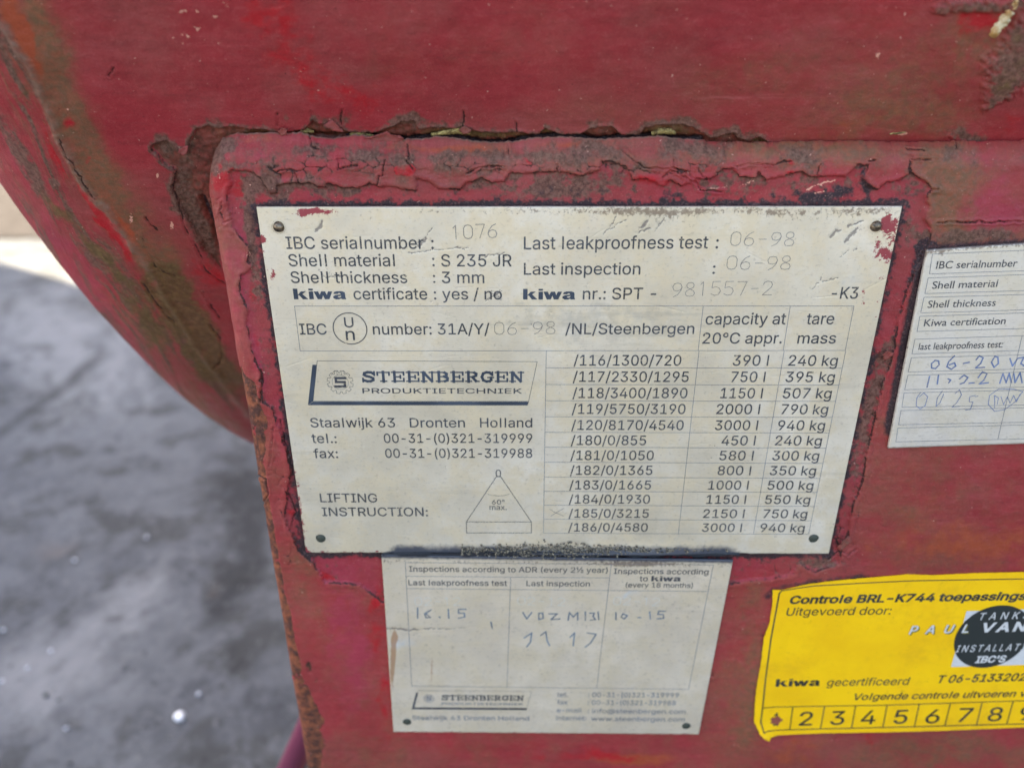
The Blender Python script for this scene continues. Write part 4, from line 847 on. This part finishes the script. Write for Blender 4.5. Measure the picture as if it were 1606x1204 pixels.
p.line([(1603,526.9),(1565,688.5)], LW); p.build('form_rules', INK_GREY, right)
p = Print(YR)
PEN = [[(1466,566),(1461,570),(1461,577),(1467,578),(1473,572),(1472,566),(1466,565)],[(1497,558),(1488,567),(1485,575),(1492,579),(1499,574),(1497,569),(1489,572)],[(1511,570),(1520,568)],[(1531,564),(1536,558),(1542,561),(1538,570),(1530,577),(1544,576)],[(1560,559),(1555,568),(1559,576),(1566,570),(1565,560),(1560,559)],[(1584,562),(1588,574),(1596,562),(1606,560),(1601,570),(1610,576)],
       [(1458,590),(1454,607)],[(1472,588),(1470,602)],[(1488,600),(1491,596),(1487,594)],[(1505,594),(1512,588),(1518,592),(1512,600),(1506,602)],[(1520,601),(1528,600)],[(1534,592),(1541,583),(1548,586),(1543,596),(1536,602),(1550,600)],[(1568,601),(1573,586),(1578,600),(1583,585),(1586,600)],[(1590,586),(1592,600),(1600,584),(1603,600)],
       [(1444,615),(1438,624),(1437,636),(1443,641),(1451,636),(1455,622),(1449,616),(1442,622)],[(1478,613),(1470,624),(1468,637),(1474,632),(1480,618)],[(1498,617),(1505,611),(1508,619),(1500,632),(1493,638),(1506,637)],[(1530,620),(1521,622),(1520,630),(1526,630),(1522,642),(1514,643)],[(1530,622),(1534,621)],
       [(1566,610),(1552,620),(1550,634),(1560,645),(1576,642),(1592,630),(1604,614),(1590,610),(1566,610)],[(1560,640),(1560,620),(1566,624),(1564,634)],[(1570,622),(1574,634),(1580,622),(1584,632),(1590,620),(1594,630),(1600,618)]]
for L in PEN[:14]: p.line(L, .00050)
for L in PEN[14:]: p.line(L, .00024)
p.build('pen_handwriting', INK_PEN, right)

# ------------------------------------------------------------ the yellow sticker
def yellow():
    n = NT('yellow_sticker_film'); f = n.noise(300, 5, .7); g = n.noise(40, 4, .6); s = n.noise(1400, 2)
    c = n.mix(n.step(g, .35, .7), srgb(255, 200, 0), srgb(246, 188, 0)); c = n.mix(n.step(f, .60, .76, 0, .6), c, srgb(196, 146, 24)); c = n.mix(n.step(n.noise(28, 7, .8), .50, .66, 0, .35), c, srgb(214, 158, 20)); c = n.mix(n.step(s, .74, .8, 0, .5), c, srgb(150, 118, 40))
    return n.out(c, .38, n.bump(g, .3, .0016), 0, .5)
YEL = yellow()
YS = -.0003
PP = np.array([on_front(u, v, YS-.0002) for u, v in STICK_PX])[:, [0, 2]]
CORN = on_front(1196, 1155, YS)
def curl(x, z):
    d = math.hypot(x-CORN[0], z-CORN[2]); e = x-(CORN[0]-.003)
    return .0016*max(0, 1-d/.010)**2+.0004*max(0, 1-abs(e)/.006)*(.5+.5*math.sin(z*160))+.00003*math.sin(x*90+z*40)
def build_sticker():
    import bmesh
    step = .0011; xs = np.arange(PP[:, 0].min()-.0005, PP[:, 0].max()+step, step); zs = np.arange(PP[:, 1].min()-.0005, PP[:, 1].max()+step, step)
    bm = bmesh.new()
    # fine outline, filled, then cut into a lattice so that it can bend
    out = []
    for a, b in zip(PP, np.roll(PP, -1, 0)):
        k = max(1, int(np.linalg.norm(b-a)/.0008))
        for i in range(k):
            q = a+(b-a)*i/k; j = (vn(np.array([q[0]*900]), np.array([q[1]*900]), 5)[0]-.5)*.0002; out.append(q+np.array([j, j]))
    f = bm.faces.new([bm.verts.new((q[0], 0, q[1])) for q in out])
    for x in xs[1:-1:3]: bmesh.ops.bisect_plane(bm, geom=bm.verts[:]+bm.edges[:]+bm.faces[:], plane_co=(x, 0, 0), plane_no=(1, 0, 0))
    for z in zs[1:-1:3]: bmesh.ops.bisect_plane(bm, geom=bm.verts[:]+bm.edges[:]+bm.faces[:], plane_co=(0, 0, z), plane_no=(0, 0, 1))
    r = bmesh.ops.extrude_face_region(bm, geom=bm.faces[:])
    for v in [g for g in r['geom'] if isinstance(g, bmesh.types.BMVert)]: v.co.y = -.0002
    for v in bm.verts: v.co.y += YS-curl(v.co.x, v.co.z)
    bmesh.ops.recalc_face_normals(bm, faces=bm.faces[:])
    me = bpy.data.meshes.new('sticker'); bm.to_mesh(me); bm.free()
    return obj('sticker', me, YEL, tank, label='yellow inspection sticker with black print and a row of month numbers')
stk = build_sticker()
YI = YS-.0002-.00005
BLK = ink('sticker_black', srgb(38, 38, 30), .35, .60, .74); WHT = plain('sticker_white', srgb(212, 208, 200), .5); DISC = plain('sticker_disc', srgb(46, 50, 46), .4)
p = Print(YI, curl)
p.text('Controle BRL-K744 toepassings', 1237, 946.2, 1608, 939.8, 12.4, bold=.03, slant=.16); p.text('Uitgevoerd door:', 1232.3, 965, 1396, 962.8, 12.2, slant=.1)
kiwa(p, 1216, 1076.2, 1285.3, 1075, 11.8); p.text('gecertificeerd', 1296, 1075.3, 1423.9, 1073, 11.6, slant=.1, bold=.006); p.text('T 06-5133202', 1468, 1070.4, 1606, 1066.6, 12, bold=.02, slant=.18)
p.text('Volgende controle uitvoeren v', 1336.3, 1097.3, 1608, 1091.6, 10.2, bold=.014, slant=.18)
D = [('2',483,550,912),('3',638,708,908),('4',790,862,905),('5',953,1020,902),('6',1110,1180,900),('7',1270,1340,893),('8',1420,1490,890),('9',1575,1642,885),('10',1712,1800,878)]
cx = lambda x: 1100+x/3.174
cy = lambda y: 850+y/3.174
for ch, a, b, y in D: p.text(ch, cx(a), cy(y), cx(b), cy(y-2), 21.5)
p.text('1', cx(356), cy(912), cx(384), cy(911), 20)
p.line([(1226,925.6),(1276.4,918.4),(1352,914),(1424,910.5),(1606,907.3),(1760,903)], .0005)
p.line([(1226,925.6),(1222.2,930),(1218,954),(1208.7,1001.2),(1200.8,1064),(1196,1105.2),(1193,1130.4),(1197.7,1147)], .0006)
p.line([(1197.7,1147),(1204,1144.6),(1289,1142.4),(1606,1134.5),(1755,1130)], .0006); p.line([(1196,1108.4),(1383.6,1105.2),(1606,1098.3),(1758,1093)], .0005)
for a, b, c_, d in ((455,822,440,932),(613,818,593,928),(768,814,748,924),(925,808,903,922),(1085,803,1060,918),(1240,800,1212,914),(1398,796,1370,910),(1552,792,1520,905),(1700,788,1668,901)): p.line([(cx(a), cy(b)), (cx(c_), cy(d))], .0005)
p.build('sticker_lettering', BLK, stk)
p = Print(YI, curl); p.poly([(1516,957.8),(1640,953.5),(1618,1041.5),(1491.6,1045.3)]); p.build('emblem_ground', WHT, stk)
p = Print(YI, curl); c = p.pt(1556, 998.6); rx = p.pt(1614, 998.6)[0]-c[0]; rz = p.pt(1556, 948.4)[1]-c[1]; p.add([c+np.array([rx*math.cos(t), rz*math.sin(t)]) for t in np.linspace(0, 2*math.pi, 49)[:-1]], [tuple(range(48))]); p.build('emblem_disc', DISC, stk, .00008)
p = Print(YI, curl)
for dxy in ((0, 0),):
    p.text('PAUL', 1424.5, 993.4, 1517.5, 990.8, 13, spacing=1.9, slant=.2, bold=.018); p.text('VAN', 1535.7, 990.4, 1606, 988, 14.5, spacing=1.25, slant=.15, bold=.03)
p.text('TANKS', 1533.2, 971.4, 1612, 968.6, 11, spacing=1.5, slant=.15); p.text('INSTALLATI', 1498, 1021.8, 1605, 1018.6, 10.4, spacing=1.3, slant=.15, bold=.006); p.text("IBC'S", 1528.5, 1038.4, 1575, 1036.8, 10.4, slant=.15, bold=.03)
p.build('emblem_lettering', WHT, stk, .00018)
p = Print(YI, curl); p.text('PAUL', 1426.3, 995, 1519.3, 992.4, 13, spacing=1.9, slant=.2, bold=.018); p.build('lettering_shade', plain('sticker_grey', srgb(120, 112, 50), .5), stk, .00013)
p = Print(YI, curl); c = p.pt(1217.2, 1128.8); pts = [c+.0025*(1+.16*math.sin(5*t+1)+.1*math.sin(9*t))*np.array([math.cos(t), math.sin(t)]) for t in np.linspace(0, 2*math.pi, 33)[:-1]]
p.add(pts, [tuple(range(32))]); p.build('punched_hole', plain('hole_red_primer', srgb(146, 76, 56), .7), stk, .0001)

# ------------------------------------------------------------ crumbs of dirt caught between the two plates
def crumbs(name, spots, mat, label=None, parent=tank):
    rng = np.random.RandomState(11); V = []; F = []
    ico = [(0,0,1),(.89,0,.45),(.28,.85,.45),(-.72,.53,.45),(-.72,-.53,.45),(.28,-.85,.45),(.72,.53,-.45),(-.28,.85,-.45),(-.89,0,-.45),(-.28,-.85,-.45),(.72,-.53,-.45),(0,0,-1)]
    fc = [(0,1,2),(0,2,3),(0,3,4),(0,4,5),(0,5,1),(1,6,2),(2,7,3),(3,8,4),(4,9,5),(5,10,1),(6,7,2),(7,8,3),(8,9,4),(9,10,5),(10,6,1),(11,7,6),(11,8,7),(11,9,8),(11,10,9),(11,6,10)]
    for x, y, z, r in spots:
        o = len(V); s = rng.uniform(.6, 1.4, 3)
        V += [(x+a*r*s[0]*rng.uniform(.8, 1.2), y+b*r*s[1], z+c*r*s[2]*rng.uniform(.8, 1.2)) for a, b, c in ico]; F += [tuple(i+o for i in f) for f in fc]
    return obj(name, poly_mesh(name, V, F), mat, parent, label, kind='stuff')
rng = np.random.RandomState(5); sp = []
for i in range(850):
    u = rng.normal(880, 95); u = min(max(u, 725), 1140); wv = 9*math.exp(-((u-860)/140)**2)+1.5
    v = 862+rng.normal(0, 1)*wv*.55; q = on_front(u, v, -.0022); sp.append((q[0], -.0019-rng.uniform(0, .0012), q[2], rng.uniform(.0002, .00055)))
crumb_m = NT('grit_crumbs'); g_ = crumb_m.noise(1700, 2); crumb_m.out(crumb_m.mix(crumb_m.step(g_, .4, .62), srgb(50, 48, 44), srgb(152, 140, 116)), .9)
crumbs('dirt_crumbs', sp, crumb_m.m, 'line of pale and dark grit caught under the large plate')
def dark_gap_strip():  # grime and sealant strip, coloured to hold the shade between the plates too
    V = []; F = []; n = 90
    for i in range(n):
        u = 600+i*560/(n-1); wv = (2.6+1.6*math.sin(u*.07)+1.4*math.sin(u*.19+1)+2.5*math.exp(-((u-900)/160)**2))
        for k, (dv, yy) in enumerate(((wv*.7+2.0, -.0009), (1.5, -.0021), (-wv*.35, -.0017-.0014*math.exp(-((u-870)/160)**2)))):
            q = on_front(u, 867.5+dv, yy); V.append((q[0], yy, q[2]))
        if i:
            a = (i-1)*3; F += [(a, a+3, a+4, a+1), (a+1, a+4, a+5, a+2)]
    return obj('plate_grime_shade', poly_mesh('plate_grime_shade', V, F, True), plain('dark_grime_shade', srgb(44, 48, 54), .55), tank, 'strip of dark grime and painted shade between the two plates')
dark_gap_strip()
# loose curled paint flakes standing off the film
def flake(px_pts, y0, lift):
    P = []; r = np.random.RandomState(len(px_pts)+int(px_pts[0][0]))
    for a, b in zip(px_pts, px_pts[1:]+px_pts[:1]):
        for k in range(4): P.append(on_front(a[0]+(b[0]-a[0])*k/4+r.uniform(-.9, .9), a[1]+(b[1]-a[1])*k/4+r.uniform(-.9, .9), y0))
    c = np.mean(P, 0); n = len(P); V = []
    for s_ in (1.0, .55):
        for q in P: e = c+(q-c)*s_; V.append((e[0], e[1]-lift*s_**2*(1 if q[2] > c[2]-.0003 else .1)*r.uniform(.7, 1.2), e[2]))
    V.append((c[0], c[1], c[2])); V += [(a, b+.00035, d) for a, b, d in V[:n]]
    F = [(i, (i+1) % n, n+(i+1) % n, n+i) for i in range(n)]+[(n+i, n+(i+1) % n, 2*n) for i in range(n)]+[(i, 2*n+1+i, 2*n+1+(i+1) % n, (i+1) % n) for i in range(n)]
    return V, F
for pts, y0, lift in (([(565,219),(580,214),(596,210),(607,206),(615,211),(626,212),(634,216),(632,223),(615,224),(590,222)], .0045, .0008),
                      ([(508,197),(521,187),(534,200),(539,207),(524,206)], .0042, .0007), ([(282,233),(296,228),(295,238),(289,245),(279,240)], .0060, .0006),
                      ([(441,214),(436,207),(442,200),(452,203),(449,211)], .0042, .0006), ([(720,203),(728,196),(740,203),(736,210),(726,210)], .0045, .0006), ([(1384,555),(1392,549),(1401,553),(1395,562),(1387,565)], -.0006, .0008),
                      ([(1313,858),(1322,846),(1330,838),(1334,846),(1326,858),(1318,864)], -.0006, .0008)):
    V, F = flake(pts, y0, lift); me = poly_mesh('paint_flake', V, F, True); n = len(V)
    for nm, c4 in (('wear_shade_a', (.45, .1, 0, 0)), ('wear_b', (0, .2, 0, 0)), ('wear_c', (0, .4, .3, 0))):
        at = me.attributes.new(nm, 'FLOAT_COLOR', 'POINT'); at.data.foreach_set('color', list(c4)*n)
    obj('paint_flake', me, PAINT, tank)

# pale drip and lumps of old yellow sealant in the joint above the leg plate
def shell_hit(u, v):
    d = ray(u, v); o = CAM-np.array([0, CY, CZ]); a = d[1]**2+d[2]**2; b = o[1]*d[1]+o[2]*d[2]; c = o[1]**2+o[2]**2-RR**2
    return CAM+d*((-b-math.sqrt(max(b*b-a*c, 0)))/a)
def lump(name, pts, mat, thick):
    V = []; F = []; r = np.random.RandomState(len(pts)*7); n = 10; k = 0; L = []
    for (u0, v0, w0), (u1, v1, w1) in zip(pts[:-1], pts[1:]):
        for i in range(6): t = i/6; L.append((u0+(u1-u0)*t, v0+(v1-v0)*t, w0+(w1-w0)*t))
    L.append(pts[-1])
    for i, (u, v, w_) in enumerate(L):
        u_, v_ = L[min(i+1, len(L)-1)][:2]; a_, b_ = L[max(i-1, 0)][:2]; du, dv = u_-a_, v_-b_; q = math.hypot(du, dv); du, dv = du/q, dv/q
        for j in range(n+1):
            s_ = -1+2*j/n; ww = w_*(1+r.uniform(-.22, .22)); P = shell_hit(u-dv*s_*ww+r.uniform(-.4, .4), v+du*s_*ww+r.uniform(-.4, .4))
            e = (1-s_*s_)*min(1, i/2+.15, (len(L)-1-i)/2+.15); P = P+np.array([0, -1, 0])*(thick*e*r.uniform(.6, 1.25)-.0002); V.append(P)
    for i in range(len(L)-1):
        for j in range(n): a = i*(n+1)+j; F.append((a, a+1, a+n+2, a+n+1))
    return obj(name, poly_mesh(name, V, F, True), mat, tank)
DRIP = NT('pale_drip'); f_ = DRIP.noise(230, 5, .7); DRIP.out(DRIP.mix(DRIP.step(f_, .36, .6), srgb(232, 218, 178), srgb(196, 150, 84)), .6, DRIP.bump(f_, .5, .001))
SEA = NT('old_yellow_sealant'); f_ = SEA.noise(700, 5, .75); SEA.out(SEA.mix(SEA.step(f_, .38, .6), srgb(206, 182, 112), srgb(112, 90, 50)), .8, SEA.bump(f_, .7, .0008))
lump('pale_drip', [(1592,-12,11),(1584,12,10),(1573,32,10),(1560,48,9),(1552,60,7)], DRIP.m, .0026)
for pts in ([(676,212,2.5),(700,208,4),(722,204,6),(738,208,3)], [(1022,211,3),(1036,206,5),(1052,206,5),(1060,210,2)], [(1391,210,1),(1405,209,2.6),(1423,207,1.4)], [(470,209,2.5),(482,205,4),(492,207,2)], [(548,211,2),(565,210,3),(585,213,2)]):
    lump('yellow_sealant', pts, SEA.m, .0011)

# ------------------------------------------------------------ legs and foot of the tank
def box(name, x0, x1, y0, y1, z0, z1, mat, parent, label=None, bev=.0):
    import bmesh
    bm = bmesh.new(); bmesh.ops.create_cube(bm, size=1)
    for v in bm.verts: v.co = Vector(((x0+x1)/2+v.co.x*(x1-x0), (y0+y1)/2+v.co.y*(y1-y0), (z0+z1)/2+v.co.z*(z1-z0)))
    if bev: bmesh.ops.bevel(bm, geom=bm.edges[:], offset=bev, segments=2, affect='EDGES')
    me = bpy.data.meshes.new(name); bm.to_mesh(me); bm.free(); return obj(name, me, mat, parent, label)
box('foot_plate', -.04, .46, -.01, .16, GZ, GZ+.03, PAINT, tank, bev=.003)
box('leg_plate', .95, 1.4, -.002, .012, GZ+.03, .02, PAINT, tank); box('foot_plate', .93, 1.42, -.01, .16, GZ, GZ+.03, PAINT, tank, bev=.003)
for xa in (.0, .95): box('leg_plate', xa, xa+.42, 1.18, 1.19, GZ+.03, .1, PAINT, tank); box('foot_plate', xa-.02, xa+.44, 1.03, 1.2, GZ, GZ+.03, PAINT, tank, bev=.003)
def tube(name, a, b, r, mat, parent, n=20):
    a, b = Vector(a), Vector(b); d = (b-a).normalized(); s = d.orthogonal().normalized(); t = d.cross(s); V = []; F = []
    for c in (a, b):
        for i in range(n): an = 2*math.pi*i/n; V.append(c+r*(math.cos(an)*s+math.sin(an)*t))
    for i in range(n): j = (i+1) % n; F.append((i, j, n+j, n+i))
    return obj(name, poly_mesh(name, V, F, True), mat, parent)
BR = plain('magenta_red_paint', srgb(104, 36, 62), .6)
fa = CAM+ray(500, 1110)*.52; fb = CAM+ray(430, 1260)*.62
tube('foot_brace', fa, fb, .009, BR, tank)

# ------------------------------------------------------------ ground
def ground():
    def ax(c, k, far): t = np.linspace(-1, 1, k); return c+np.sinh(t*6.2)/math.sinh(6.2)*far
    xs = ax(-.6, 420, 60); ys = ax(1.0, 420, 60); X, Y = np.meshgrid(xs, ys, indexing='ij')
    P = np.stack([X.ravel(), Y.ravel(), np.full(X.size, GZ)], -1); n = len(P)
    vis = ((P-CAM)@FW) > .05; px = np.where(vis[:, None], to_px(np.where(vis[:, None], P, CAM+FW)), -9999)
    A = np.zeros((n, 4), np.float32)
    d = dist(px, [(-60,735),(0,680),(60,635),(110,598),(158,556)], far=60)
    A[:, 0] = np.exp(-(d/15)**2)*.62*(.6+.8*fbm(px[:, 0]*.02, px[:, 1]*.02, 4))
    A[:, 0] += blobs(px, [(342,930,26,42,20,.6),(330,965,22,30,20,.4),(178,974,22,12,0,.7),(282,1010,34,26,-30,.6),(245,1070,20,20,-40,.5),(210,1130,30,30,0,.4),(60,880,70,26,0,.5),(380,1040,30,26,0,.5),(160,860,60,20,-10,.35),(400,870,30,50,0,.5),(240,730,50,20,0,.45),(90,505,16,6,0,.5),(60,1160,20,16,0,.5),(390,800,50,30,0,.4),(120,790,60,24,0,.3),(250,860,50,26,0,.3)])
    A[:, 1] = blobs(px, [(85,858,40,18,0,.6),(270,1040,18,8,-10,.7),(215,1130,12,12,0,.5),(340,925,12,20,20,.6),(20,1010,16,10,0,.4),(50,1155,20,14,0,.4),(380,1045,14,12,0,.4),(0,570,30,200,0,.2)])
    A[:, 2] = blobs(px, [(60,500,200,90,10,.5),(170,600,150,90,40,.4),(60,640,120,120,0,.25),(140,1000,180,60,-35,.5),(40,1080,80,100,0,.5),(200,1100,90,80,0,.35),(240,900,120,40,-40,.35)])
    A[:, 0] += blobs(px, [(390,900,60,200,-8,.45),(200,770,200,40,0,.3),(400,760,70,60,0,.35)])  # darker toward the tank: contact shade painted into the stain mask
    P[:, 2] += (fbm(P[:, 0]*2, P[:, 1]*2, 2)-.5)*.002
    me = mesh_np('ground', P, grid_faces(420, 420), True, {'wear_shade_a': A})
    m = NT('stained_shaded_concrete'); r, g, b, a = m.attr('wear_shade_a')
    n1 = m.noise(2.2, 5, .6); n2 = m.noise(22, 8, .78, (1, .8, 1), .1); n3 = m.noise(110, 5, .8); n4 = m.noise(9, 8, .75, (.8, 1, 1), .2)
    col = m.mix(m.step(n2, .36, .64), srgb(62, 63, 66), srgb(92, 93, 96)); col = m.mix(m.step(n1, .4, .65, 0, .6), col, srgb(104, 105, 106))
    col = m.mix(m.step(n4, .48, .60, 0, .85), col, srgb(66, 66, 65)); col = m.mix(m.mask(b, n2, .9, .2, .95), col, srgb(122, 122, 122))
    col = m.mix(m.math('MULTIPLY', m.mask(r, n2, .7, .25, .85), .8), col, srgb(46, 46, 46)); col = m.mix(m.math('MULTIPLY', m.mask(g, n2, .5, .2, .8), .5), col, srgb(98, 84, 72))
    col = m.mix(m.step(n3, .56, .66, 0, .7), col, srgb(116, 115, 113)); col = m.mix(m.step(m.noise(70, 6, .8), .58, .66, 0, .8), col, srgb(44, 44, 46))
    return obj('ground', me, m.out(col, .9, m.bump(n3, .5, .004), 0, .06), kind='structure')
ground()
def road():
    a = on_ground(0, 375); b = on_ground(75, 380); d = (b-a); d /= np.linalg.norm(d); nn = np.array([-d[1], d[0], 0])
    if nn[1] < 0: nn = -nn
    V = []; n = 120
    for i in range(n):
        t = -25+50*i/(n-1); t = math.copysign(abs(t/25)**2*25, t); q = a+d*t; j = .02*math.sin(t*7)+.01*math.sin(t*17)
        for w_ in (j, 8.0): e = q+nn*w_; V.append((e[0], e[1], GZ+.006))
        for _ in (0,): pass
    F = [(2*i, 2*i+2, 2*i+3, 2*i+1) for i in range(n-1)]
    m = NT('worn_asphalt'); f = m.noise(30, 5, .7); g = m.noise(4, 4)
    col = m.mix(m.step(f, .35, .65), srgb(46, 43, 42), srgb(60, 56, 55)); col = m.mix(m.step(g, .4, .65, 0, .6), col, srgb(54, 50, 49))
    return obj('road', poly_mesh('road', V, F), m.out(col, .98, m.bump(f, .5, .004), 0, .04), kind='structure')
road()

# ------------------------------------------------------------ pebbles on the concrete
def pebble_mesh(seed):
    import bmesh
    bm = bmesh.new(); bmesh.ops.create_icosphere(bm, subdivisions=2, radius=1); r = np.random.RandomState(seed)
    k = r.normal(0, 1, (5, 3)); k /= np.linalg.norm(k, axis=1)[:, None]
    for v in bm.verts:
        s = 1.0
        for q in k: s -= max(0, float(np.dot(q, v.co))-.72)*.9
        v.co = Vector((v.co.x*s*1.15, v.co.y*s*.95, v.co.z*s*.7))
    me = bpy.data.meshes.new('pebble'); bm.to_mesh(me); bm.free(); me.polygons.foreach_set('use_smooth', [True]*len(me.polygons)); return me
PB = {'w': plain('white_quartz', srgb(250, 250, 250), .35), 'g': plain('pale_grey_stone', srgb(196, 200, 206), .5), 'k': plain('dark_stone', srgb(48, 54, 54), .6)}
PEB = [(283.6,1125.5,8.5,'w','bright white pebble on the grey concrete, left of the rusty leg edge'),
       (312,1088.6,4.5,'g','small pale pebble just up and right of the bright white pebble'),
       (80,1021,4,'g','pale pebble at the left, above the dark stone pair'),(43.6,1048,4,'g','pale pebble nearest above the larger dark stone'),(4,1068,4,'g','pale pebble at the left border of the photo, level with the dark stones'),
       (117,879,3.6,'g','faint pale pebble below the dark streak on the concrete'),(230,843,4,'g','faint pale pebble between the leg edge and the left border'),(5,988,4,'g','pale pebble at the left border, highest of its neighbours'),(104,1142,4,'g','pale pebble near the bottom left, below the dark stones'),
       (72,1090,6,'k','larger dark stone on the concrete at lower left'),(92,1097,3.4,'k','smaller dark stone touching the larger one'),(111,1196,4.5,'k','dark stone at the bottom border of the photo'),(60,810,0,'g','')]
for i, (u, v, r, k, lab) in enumerate(PEB):
    if not lab: continue
    q = on_ground(u, v); rad = r*(.75 if r < 7 else 1)/FPX*np.dot(q-CAM, FW); me = pebble_mesh(i); me.materials.append(PB[k])
    o = obj('pebble', me, None, None, lab, 'pebble', 'pebbles scattered on the concrete'); o.location = (q[0], q[1], GZ+rad*.45); o.scale = (rad, rad, rad); o.rotation_euler[2] = i*1.3

# ------------------------------------------------------------ tall unseen block, added to throw shade over the yard
def shade_blocker():
    s = np.array([SUN_AZ[0], SUN_AZ[1]]); c = on_ground(0, 410)[:2]+s*2.6     # far corner: its upright edge throws the shadow line
    root = obj('unseen_shade_blocker', None, label='tall grey ribbed block, added out of view left of the tank to shade it', cat='shade_blocker')
    m = NT('blocker_grey'); f = m.noise(3, 4); mat = m.out(m.mix(m.step(f, .3, .7), srgb(150, 156, 162), srgb(172, 176, 180)), .5)
    V = []; y = c[1]; H = 5.6; x0 = c[0]; y1 = 1.25
    while y > y1+.2:
        for (dy, dx) in ((0, 0), (.06, 0), (.09, .035), (.16, .035), (.19, 0)): V += [(x0+dx, y-dy, GZ+.3), (x0+dx, y-dy, GZ+H)]
        y -= .25
    n = len(V)//2; F = [(2*k, 2*k+1, 2*k+3, 2*k+2) for k in range(n-1)]
    obj('blocker_cladding', poly_mesh('blocker_cladding', V, F), mat, root)
    box('blocker_plinth', x0-2.5, x0+.05, y1, c[1], GZ, GZ+.3, mat, root); box('blocker_wall', x0-2.5, x0-.01, y1+.002, c[1]-.002, GZ+.3, GZ+H, mat, root); box('blocker_roof', x0-2.53, x0+.07, y1-.03, c[1], GZ+H, GZ+H+.08, mat, root)
shade_blocker()
